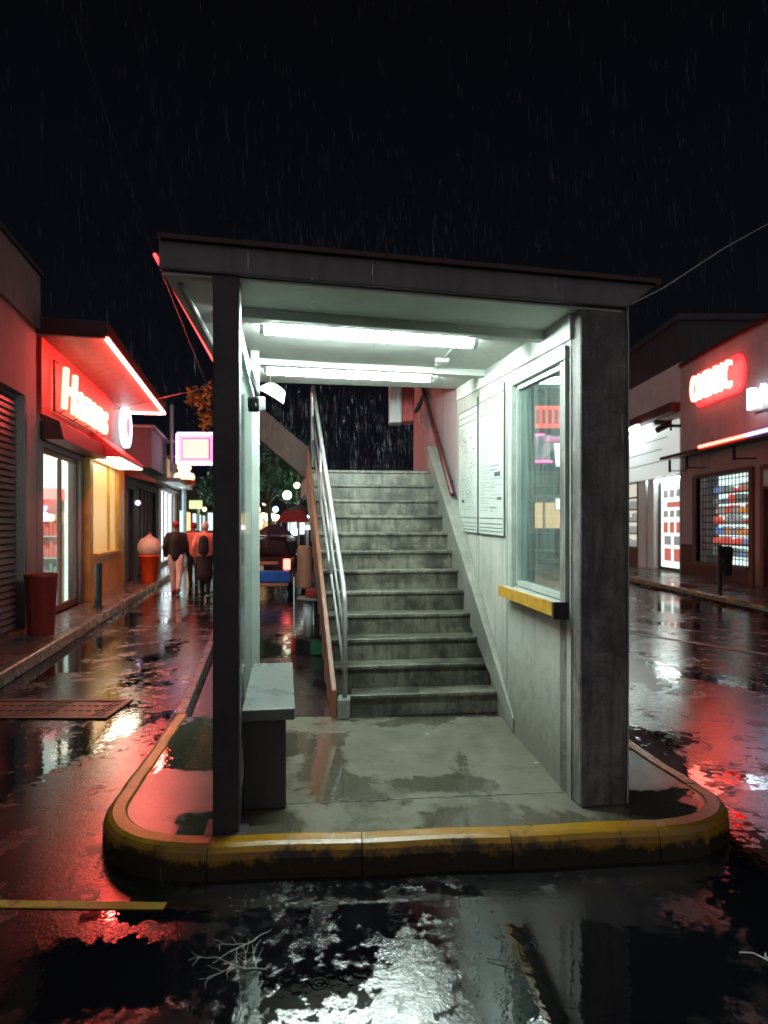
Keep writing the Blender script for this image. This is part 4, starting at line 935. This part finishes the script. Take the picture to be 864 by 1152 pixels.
# kerbside bollard with bin on the right
bollard(Vector((7.42, 14.15, .121)), 1.06, 'tall black bollard on the right kerb beside the black bin', .05)
t = thing('post_bin', 'slim black bin clamped beside the bollard on the right kerb', 'bin', (7.58, 14.15, .5), 'litter bins')
b = MB(); b.hexa([(7.49, 14.08, .50), (7.66, 14.08, .50), (7.66, 14.28, .50), (7.49, 14.28, .50), (7.475, 14.06, 1.12), (7.69, 14.06, 1.12), (7.69, 14.3, 1.12), (7.475, 14.3, 1.12)]); b.build('body', 'black', t, .015)
b = MB(); b.box(7.5, 7.665, 14.085, 14.275, 1.121, 1.16); b.build('lid', 'black', t, .01)
b = MB(); b.box(7.45, 7.48, 14.12, 14.2, .8, .86); b.build('clamp', 'galv', t)

# ------------------------------------------------------------------ people (local frame: facing +y)
def person(loc, rz, lab, top='cloth_black', legs='cloth_pale', head='cap_red', shoe='shoe_red', stride=.2, scale=1.0, hat=True, pack=None, dress=False):
    t = thing('person', lab, 'person', (0, 0, 0), 'people walking away up the left street')
    s = stride
    hipL, hipR = (-.09, 0, .88), (.09, 0, .88)
    knL, knR = (-.095, s * .55, .48), (.085, -s * .25, .47)
    anL, anR = (-.09, s * .75, .08), (.08, -s * .95, .12)
    shL, shR = (-.18, 0, 1.38), (.18, 0, 1.38)
    elL, elR = (-.25, -.08, 1.12), (.24, .04, 1.10)
    haL, haR = (-.24, .03, .88), (.25, .14, .88)
    b = MB()
    b.limb([(0, 0, .92), (0, -.005, 1.1), (0, -.01, 1.3), (0, 0, 1.42)], [.125, .115, .13, .07])
    b.limb([shL, (0, 0, 1.40), shR], [.055, .07, .055])
    b.limb([(0, 0, 1.42), (0, .01, 1.52)], [.052, .048])
    b.ball((0, .015, 1.60), (.075, .092, .112)); b.ball((0, .108, 1.59), (.014, .02, .02)); b.ball((.076, .01, 1.60), (.012, .02, .03)); b.ball((-.076, .01, 1.60), (.012, .02, .03)); b.ball((0, .07, 1.53), (.035, .035, .03))
    for h_, k_, a_ in ((hipL, knL, anL), (hipR, knR, anR)):
        b.limb([h_, k_, a_], [.082, .055, .038]); b.limb([(a_[0], a_[1] - .02, a_[2] - .035), (a_[0], a_[1] + .14, a_[2] - .045)], [.036, .03])
    for h_, e_, w_ in ((shL, elL, haL), (shR, elR, haR)):
        b.limb([h_, e_, w_], [.048, .038, .027])
        b.ball((w_[0], w_[1] + .01, w_[2] - .04), (.018, .036, .045))
        for i in range(4):
            yy = w_[1] + .04 - i * .02; ln = (.06, .07, .068, .05)[i]
            b.limb([(w_[0], yy, w_[2] - .07), (w_[0] + .004, yy + .006, w_[2] - .07 - ln * .5), (w_[0] - .004, yy + .014, w_[2] - .07 - ln)], [.0095, .009, .008], 8)
        b.limb([(w_[0], w_[1] + .04, w_[2] - .03), (w_[0] - .006, w_[1] + .065, w_[2] - .055), (w_[0] - .008, w_[1] + .068, w_[2] - .085)], [.011, .010, .009], 8)
    b.build('body', 'skin', t, remesh=.011)
    b = MB()
    b.limb([(0, 0, .90), (0, -.005, 1.08), (0, -.012, 1.28), (0, -.005, 1.41)], [.150, .148, .160, .088]); b.limb([shL, (0, -.01, 1.39), shR], [.078, .10, .078])
    b.limb([(-.1, 0, .9), (-.13, 0, 1.3)], [.08, .09]); b.limb([(.1, 0, .9), (.13, 0, 1.3)], [.08, .09])
    for h_, e_, w_ in ((shL, elL, haL), (shR, elR, haR)): b.limb([h_, e_, tuple(Vector(e_).lerp(Vector(w_), .9))], [.075, .062, .048])
    b.build('jacket', top, t, remesh=.02)
    b = MB(); b.limb([hipL, (0, 0, .9), hipR], [.105, .12, .105])
    if dress: b.limb([(0, 0, .85), (0, -.02, .45)], [.17, .19])
    for h_, k_, a_ in ((hipL, knL, anL), (hipR, knR, anR)): b.limb([h_, k_, (a_[0], a_[1], a_[2] + .03)], [.108, .078, .058])
    b.build('trousers', legs, t, remesh=.02)
    for a_ in (anL, anR):
        b = MB(); b.limb([(a_[0], a_[1] - .03, a_[2] - .03), (a_[0], a_[1] + .15, a_[2] - .045)], [.048, .04]); b.box(a_[0] - .04, a_[0] + .04, a_[1] - .07, a_[1] + .18, a_[2] - .08, a_[2] - .05); b.build('shoe', shoe, t, remesh=.014)
    b = MB(); b.ball((0, 0, 1.635), (.088, .105, .095))
    if hat: b.box(-.06, .06, .08, .17, 1.645, 1.66)
    else: b.ball((0, -.03, 1.57), (.08, .075, .1))
    b.build('cap' if hat else 'hair', head, t, remesh=.014)
    if pack:
        b = MB(); b.limb([(0, -.22, 1.05), (0, -.22, 1.3)], [.13, .11]); b.build('backpack', pack, t, remesh=.02)
    t.location = loc; t.rotation_euler = (0, 0, rz); t.scale = (scale,) * 3
    return t
person((-4.94, 15.2, 0), R(8), 'walker in a black jumper, pale trousers and dark red cap', scale=1.0)
person((-5.24, 17.6, 0), R(16), 'walker in a loose salmon pink jacket and dark trousers', 'cloth_pink', 'cloth_navy', 'cap_red', 'cloth_black', .16, .98)
person((-4.16, 14.9, 0), R(5), 'walker with white cap and black backpack beside the dark column', 'cloth_pink', 'cloth_black', 'cap_white', 'cloth_black', .12, .99, True, 'cloth_black', True)
person((-6.0, 20.2, 0), R(12), 'bareheaded dark haired walker farthest up the street', 'cloth_navy', 'cloth_navy', 'hair', 'cloth_black', .15, 1.0, False)

# ------------------------------------------------------------------ car seen from the rear
CAR = thing('parked_car', 'dark car seen from behind with glowing tail lights and blue bumper', 'car', (-2.97, 16.4, 0))
def ring(y, w0, w1, zb, zt, n=0): return [(-w0, y, zb), (w0, y, zb), (w1, y, zt), (-w1, y, zt)]
cxx, cy0 = -2.97, 14.45
def carpt(p): return (cxx + p[0], cy0 + p[1], p[2])
def loft(rings):
    q = MB(); k = 4; vs = [carpt(p) for r_ in rings for p in r_]; fs = []
    for i in range(len(rings) - 1):
        for j in range(4): fs.append((i * 4 + j, i * 4 + (j + 1) % 4, (i + 1) * 4 + (j + 1) % 4, (i + 1) * 4 + j))
    fs += [(0, 1, 2, 3), tuple(reversed(range((len(rings) - 1) * 4, len(rings) * 4)))]
    return q.add(vs, fs)
loft([ring(0.02, .83, .83, .32, .86), ring(.12, .87, .86, .28, .92), ring(1.2, .88, .86, .24, .92), ring(3.0, .88, .84, .24, .92), ring(3.9, .85, .78, .26, .78), ring(4.05, .78, .72, .32, .66)]).build('body', 'carpaint', CAR, .05, True, seg=3)
loft([ring(.10, .80, .78, .921, .93), ring(.28, .79, .66, .921, 1.28), ring(.6, .79, .62, .921, 1.37), ring(1.9, .79, .62, .921, 1.37), ring(2.75, .78, .72, .921, .94)]).build('cabin', 'carpaint', CAR, .03, True, seg=3)
b = MB(); b.hexa([carpt(p) for p in [(-.68, .13, .97), (.68, .13, .97), (.68, .17, .97), (-.68, .17, .97), (-.58, .265, 1.255), (.58, .265, 1.255), (.58, .30, 1.255), (-.58, .30, 1.255)]]); b.build('rear_window', 'carglass', CAR, .01)
for s_ in (-1, 1):
    b = MB(); b.hexa([carpt(p) for p in [(s_ * .785, .5, .95), (s_ * .80, .5, .95), (s_ * .80, 2.3, .95), (s_ * .785, 2.3, .95), (s_ * .65, .6, 1.32), (s_ * .665, .6, 1.32), (s_ * .665, 1.9, 1.32), (s_ * .65, 1.9, 1.32)]]); b.build('side_window', 'carglass', CAR)
    b = MB(); b.box(*sorted((cxx + s_ * .70, cxx + s_ * .85)), cy0 - .03, cy0 + .06, .62, .86); b.build('tail_light', 'taillight', CAR, .02)
    b = MB(); b.box(*sorted((cxx + s_ * .86, cxx + s_ * 1.0)), cy0 + 2.3, cy0 + 2.4, .95, 1.06); b.build('mirror', 'carpaint', CAR, .02)
    for yw in (.75, 3.2):
        wh = MB(); wh.tube([carpt((s_ * .70, yw, .31)), carpt((s_ * .885, yw, .31))], .31, 24); wo = wh.build('wheel', 'rubber', CAR, .02)
        b = MB(); b.tube([carpt((s_ * .886, yw, .31)), carpt((s_ * .895, yw, .31))], .2, 20); b.build('rim', 'galv', wo)
b = MB(); b.box(cxx - .58, cxx + .58, cy0 - .01, cy0 + .05, .73, .80); b.build('tailgate_trim', 'tan', CAR, .01)
b = MB(); b.box(cxx - .84, cxx + .84, cy0 - .06, cy0 + .10, .33, .60); b.build('bumper', 'carblue', CAR, .03)
b = MB(); b.box(cxx - .80, cxx + .80, cy0 - .045, cy0 + .1, .24, .32); b.build('bumper_skirt', 'tan', CAR, .02)
b = MB(); b.box(cxx - .25, cxx + .25, cy0 - .015, cy0 + .01, .60, .71); b.build('number_plate', 'white', CAR)

# vendor stand beside the stairs
V = thing('vendor_stand', 'black and white vendor stand on a round base left of the stairs', 'stand', (-.85, 7.35, .143))
VX, VY = -.80, 7.42
b = MB(); b.lathe([(.235, 0), (.24, .02), (.24, .17), (.23, .185)], (VX, VY, .144), 28); b.build('base', 'black', V)
b = MB(); b.box(VX - .262, VX - .19, VY - .1, VY + .02, .15, .33); b.build('red_corner', 'red_awn', V, .01)
b = MB(); b.box(VX - .02, VX + .18, VY - .247, VY - .235, .16, .31); b.box(VX + .0, VX + .16, VY - .25, VY - .2471, .22, .24); b.build('green_label', 'green_g', V)
b = MB(); b.lathe([(.055, .186), (.055, .61)], (VX - .07, VY - .08, .144), 16); b.build('post', 'white', V, smooth=True)
b = MB(); b.box(VX + .0, VX + .16, VY - .12, VY + .08, .33, .755); b.build('cabinet', 'black', V, .01)
b = MB(); b.lathe([(.235, .613), (.24, .62), (.24, .635), (.235, .64)], (VX + .03, VY, .144), 28); b.build('tabletop', 'galv', V)
b = MB(); b.tube([(VX - .23, VY - .1, .33), (VX - .23, VY - .1, 1.02)], .008, 6); b.build('thin_pole', 'white', V)
o = MB(); o.box(VX - .10, VX + .16, VY - .12, VY + .1, .785, .885); tag(o.build('red_crate', 'red_awn', bevel=.02), 'flat red crate lying on the vendor stand top', 'crate')
o = MB(); o.lathe([(.075, 0), (.085, .02), (.085, .46), (.06, .49)], (VX - .12, VY + .0, .886), 20); tag(o.build('cloth_roll', 'cardboard', smooth=False), 'upright terracotta roll standing on the red crate', 'roll')
o = MB(); o.box(VX + .032, VX + .062, VY - .05, VY + .05, .886, 1.36); tag(o.build('white_board', 'white', bevel=.004), 'narrow white board upright beside the terracotta roll', 'board')

# market stalls and lights farther back
def umbrella(x, y, z, r, mt, lab):
    t = thing('market_umbrella', lab, 'umbrella', (x, y, 0), 'market umbrellas behind the car')
    q = MB(); q.lathe([(r, 0), (r * .98, .04), (r * .7, .2), (r * .35, .32), (.04, .38)], (x, y, z), 20); q.build('canopy', mt, t, smooth=False)
    q = MB(); q.tube([(x, y, 0), (x, y, z + .5)], .035, 8); q.build('pole', 'galv', t)
umbrella(-3.0, 22.5, 1.98, .62, 'cloth_black', 'wide black market umbrella behind the dark car')
umbrella(-3.2, 18.6, 1.28, .6, 'cloth_navy', 'low dark market umbrella right behind the dark car')
t = thing('market_stall', 'red topped market stall with lit counter behind the car', 'stall', (-2.75, 20, 0))
b = MB(); b.hexa([(-3.4, 20, 1.72), (-2.35, 20, 1.72), (-2.35, 21, 1.72), (-3.4, 21, 1.72), (-3.15, 20.2, 2.1), (-2.6, 20.2, 2.1), (-2.6, 20.8, 2.1), (-3.15, 20.8, 2.1)]); b.build('roof', 'bin_red', t)
b = MB(); b.box(-2.6, -1.9, 20.2, 20.9, 1.5, 1.62); b.build('lit_counter', 'lightbox', t)
b = MB()
for x in (-3.3, -2.45): b.tube([(x, 20.5, 0), (x, 20.5, 1.72)], .03, 6)
b.build('post', 'galv', t)
lamps = [(289, 573, 26, .13, 'warm'), (296, 580, 28, .1, 'warm'), (291, 588, 27, .16, 'warm'), (310, 573, 25, .11, 'blue_l'), (303, 582, 24, .16, 'cool_l'), (311, 583, 26, .14, 'warm'), (323, 557, 22.0, .15, 'tree_lamp'), (334, 546, 22.2, .10, 'tree_lamp'), (326, 578, 24, .12, 'cool_l'), (343, 583, 24, .16, 'cool_l'), (344, 575, 25, .10, 'blue_l'), (290, 605, 24, .09, 'warm'), (332, 598, 23, .12, 'cool_l'), (298, 566, 30, .1, 'warm'), (290, 483, 21, .06, 'cool_l'), (230, 573, 30, .08, 'warm')]
words = {'warm': 'amber', 'blue_l': 'blue', 'cool_l': 'cold white', 'tree_lamp': 'cream'}
pl_ = ['nearest the glass post, upper of two', 'just left of the black umbrella pole', 'low beside the glass post', 'above the low dark umbrella', 'left of the amber one over the car', 'right above the car roof', 'large, under the green tree', 'largest high one by the stair side', 'over the red stall roof', 'beside the stairs above the vendor stand', 'tiny one touching the stair side', 'lowest one just over the car', 'between red stall and vendor stand', 'small faint one among the leaves', 'highest one under the brown girder', 'left of the dark column among the walkers']
for (px, py, y, r_, mt), w_ in zip(lamps, pl_):
    p = pp(px, py, y)
    t = thing('market_lamp', f'{words[mt]} blurred lamp globe, {w_}', 'lamp', tuple(p), 'distant market lamps')
    q = MB(); q.ball(p, r_, 12, 8); q.build('globe', mt, t, smooth=True)
    q = MB(); q.tube([(p.x, p.y + .05, 0), (p.x, p.y + .05, p.z - r_ * .9)], .02, 5); q.build('pole', 'dkmetal', t)
t = thing('far_building', 'low dark building row closing the far end behind the trees', 'building', (-4, 48, 0))
b = MB(); b.box(-18, 4, 48, 54, 0, 4.2); b.build('wall', 'dark_wall', t)
for i, x in enumerate((-16.5, -13.5, -11.2, -9.4, -7.2, -4.8, -2.2)):
    b = MB(); b.box(x, x + 1.3, 47.94, 47.99, 1.0 + .3 * (i % 2), 2.6); b.build('window', ('orange_lit', 'shop_dim', 'orange_lit')[i % 3], t)

# ------------------------------------------------------------------ trees
def tree(name, lab, base, trunk, blobs, nleaf, lsize, mat, seed):
    t = thing(name, lab, 'tree', base, 'street trees')
    rnd = random.Random(seed); q = MB()
    q.tube(trunk, .16, 10, .07)
    tip = Vector(trunk[-1])
    for c, r_ in blobs: q.tube([tip - Vector((0, 0, .4)), tip.lerp(Vector(c), .55) + Vector((0, 0, .1)), c], .05, 6, .012)
    q.build('trunk', 'bark', t, smooth=True)
    q = MB(); vs = []; fs = []
    for c, r_ in blobs:
        for _ in range(nleaf):
            d = Vector((rnd.gauss(0, 1), rnd.gauss(0, 1), rnd.gauss(0, 1))).normalized() * (rnd.random() ** .45)
            p = Vector(c) + Vector((d.x * r_[0], d.y * r_[1], d.z * r_[2]))
            a = Vector((rnd.gauss(0, 1), rnd.gauss(0, 1), rnd.gauss(0, .6))).normalized(); s_ = lsize * (.6 + rnd.random() * .8)
            bb = a.cross(Vector((rnd.gauss(0, 1), rnd.gauss(0, 1), 1))).normalized()
            o_ = len(vs); vs += [p - a * s_, p + bb * s_ * .4 + Vector((0, 0, -s_ * .1)), p + a * s_, p - bb * s_ * .4 + Vector((0, 0, -s_ * .1))]; fs.append((o_, o_ + 1, o_ + 2, o_ + 3))
    q.add(vs, fs)
    me = bpy.data.meshes.new('crown'); loc = WLOC[t]; me.from_pydata([tuple(p - loc) for p in q.v], [], q.f); me.materials.append(M[mat])
    o = bpy.data.objects.new('crown', me); col.objects.link(o); o.parent = t
    return t
tree('green_tree', 'dense dark green tree behind the car under the brown girder', (-4.2, 23.5, 0), [(-4.2, 23.5, 0), (-4.15, 23.5, 1.5), (-4.3, 23.5, 2.8)],
     [((-3.2, 23.3, 4.1), (.8, .9, .7)), ((-4.2, 23.5, 4.7), (1.1, 1.0, .8)), ((-2.75, 23.0, 3.4), (.5, .6, .6)), ((-4.0, 23.0, 3.5), (1.2, .9, .7)), ((-5.5, 23.5, 3.4), (1.0, .9, .8)), ((-6.2, 24, 3.0), (.8, .8, .7)), ((-3.3, 23.2, 2.9), (.6, .6, .5))], 1300, .085, 'leaf_g', 4)
tree('yellow_tree', 'small tree with sparse yellow leaves left of the dark column', (-4.25, 17.6, 0), [(-4.25, 17.6, 0), (-4.3, 17.6, 2.2), (-4.4, 17.6, 4.2)],
     [((-4.95, 17.5, 5.0), (.35, .35, .42)), ((-5.2, 17.5, 5.15), (.22, .25, .28)), ((-4.6, 17.5, 5.3), (.3, .3, .3)), ((-4.85, 17.4, 4.45), (.22, .22, .28))], 85, .085, 'leaf_y', 8)

# ------------------------------------------------------------------ litter on the road
def branch(q, p, ang, ln, r_, depth, rnd):
    pts = [Vector(p)]; a = ang
    for i in range(5):
        a += rnd.uniform(-.35, .35); pts.append(pts[-1] + Vector((math.cos(a), math.sin(a), 0)) * ln / 5 + Vector((0, 0, rnd.uniform(-.002, .006))))
    for p_ in pts: p_.z = max(.006, p_.z)
    q.tube(pts, r_, 5, r_ * .4)
    if depth:
        for i in (1, 2, 3, 4):
            if rnd.random() < .8: branch(q, pts[i], a + rnd.choice((-1, 1)) * rnd.uniform(.4, 1.0), ln * .6, r_ * .6, depth - 1, rnd)
q = MB(); branch(q, (-.5, 2.46, .008), R(215), .19, .0022, 2, random.Random(2)); branch(q, (-.42, 2.30, .008), R(170), .20, .002, 2, random.Random(6)); branch(q, (-.5, 2.46, .008), R(60), .08, .002, 0, random.Random(9))
tag(q.build('dry_twig', 'twig'), 'pale branching dry twig lying on the wet road before the island', 'twig')
q = MB(); branch(q, (.38, 2.36, .006), R(-8), .2, .0018, 0, random.Random(3)); tag(q.build('bare_stick', 'bark'), 'short dark stick on the road below the window reflection', 'stick')
q = MB(); q.tube([(1.33, 2.395, .006), (1.38, 2.39, .006), (1.395, 2.37, .006), (1.41, 2.35, .006), (1.43, 2.345, .006)], .0025, 5)
q.tube([(1.425, 2.39, .007), (1.412, 2.37, .007), (1.42, 2.35, .007), (1.445, 2.345, .007), (1.455, 2.36, .007), (1.445, 2.38, .007)], .0022, 5); q.tube([(1.462, 2.395, .007), (1.48, 2.38, .007), (1.475, 2.362, .007)], .0022, 5); q.tube([(1.445, 2.345, .006), (1.5, 2.33, .006)], .002, 5)
tag(q.build('white_string', 'white'), 'curled bit of white string on the dark road at the right', 'string')

# ------------------------------------------------------------------ rain
rnd = random.Random(21); q = MB(); vs = []; fs = []
roofpoly = [FL, FR, BR, BL]
def under(x, y):
    ins_ = True
    for i in range(4):
        a, c = roofpoly[i], roofpoly[(i + 1) % 4]
        if (c.x - a.x) * (y - a.y) - (c.y - a.y) * (x - a.x) < -.03: ins_ = False
    return ins_
cnt = 0
while cnt < 5200:
    k = rnd.random()
    if k < .45: y = rnd.uniform(6.6, 9.6); x = rnd.uniform(-1.6, .75); z = rnd.uniform(2.2, 5.0)
    elif k < .75: y = rnd.uniform(2.2, 9); x = rnd.uniform(-3, 3); z = rnd.uniform(2.6, 5.2)
    else: y = rnd.uniform(2.2, 14); x = rnd.uniform(-.55, .55) * y; z = rnd.uniform(0, 6)
    if under(x, y) and z < 3.35: continue
    ln = rnd.uniform(.05, .19); w_ = rnd.uniform(.0005, .0011) * (1 if k < .45 else .65); sx = ln * .05
    o_ = len(vs)
    vs += [(x, y, z), (x + w_, y + w_, z - ln * .5), (x - w_, y + w_, z - ln * .5), (x, y - w_, z - ln * .5), (x + sx, y, z - ln)]
    fs += [(o_, o_ + 1, o_ + 2), (o_, o_ + 2, o_ + 3), (o_, o_ + 3, o_ + 1), (o_ + 4, o_ + 2, o_ + 1), (o_ + 4, o_ + 3, o_ + 2), (o_ + 4, o_ + 1, o_ + 3)]
    cnt += 1
q.add(vs, fs)
tag(q.build('rain', 'rain'), 'fine falling rain streaks around the shelter roof', 'rain', kind='stuff')

# ------------------------------------------------------------------ world, sun (faint town glow), camera
w = bpy.data.worlds.new('World'); scene.world = w; w.use_nodes = True; nt = w.node_tree; nt.nodes.clear()
out = nt.nodes.new('ShaderNodeOutputWorld'); bg = nt.nodes.new('ShaderNodeBackground')
tc = N(nt, 'ShaderNodeTexCoord'); sep = N(nt, 'ShaderNodeSeparateXYZ'); L(nt, tc.outputs['Generated'], sep.inputs[0])
cr = N(nt, 'ShaderNodeValToRGB'); e_ = cr.color_ramp.elements; e_[0].position = .0; e_[0].color = (.0022, .0026, .0042, 1); e_[1].position = .75; e_[1].color = (.0008, .0008, .0014, 1)
L(nt, sep.outputs[2], cr.inputs[0]); L(nt, cr.outputs[0], bg.inputs[0]); bg.inputs[1].default_value = 1.0; L(nt, bg.outputs[0], out.inputs[0])
ld = bpy.data.lights.new('sun', 'SUN'); ld.energy = .34; ld.angle = R(150); ld.color = (1, .93, .95)
so = bpy.data.objects.new('sun', ld); col.objects.link(so); so.rotation_euler = (R(55), 0, R(-8))
cam = bpy.data.cameras.new('camera'); co = bpy.data.objects.new('camera', cam); col.objects.link(co)
co.location = (0, 0, 1.6); co.rotation_euler = (R(90), 0, 0)
cam.sensor_fit = 'HORIZONTAL'; cam.sensor_width = 24; cam.lens = 20; cam.shift_y = 16 / 864; cam.clip_end = 400; cam.clip_start = .05
cam.dof.use_dof = True; cam.dof.focus_distance = 4.3; cam.dof.aperture_fstop = 1.6
scene.camera = co
scene.view_settings.view_transform = 'Standard'; scene.view_settings.look = 'None'; scene.view_settings.gamma = 1; scene.view_settings.exposure = .8
c = scene.cycles
c.volume_bounces = 0; c.use_denoising = True; c.max_bounces = 8; c.diffuse_bounces = 4; c.glossy_bounces = 4; c.transparent_max_bounces = 24
c.sample_clamp_indirect = 4; c.caustics_reflective = False; c.caustics_refractive = False
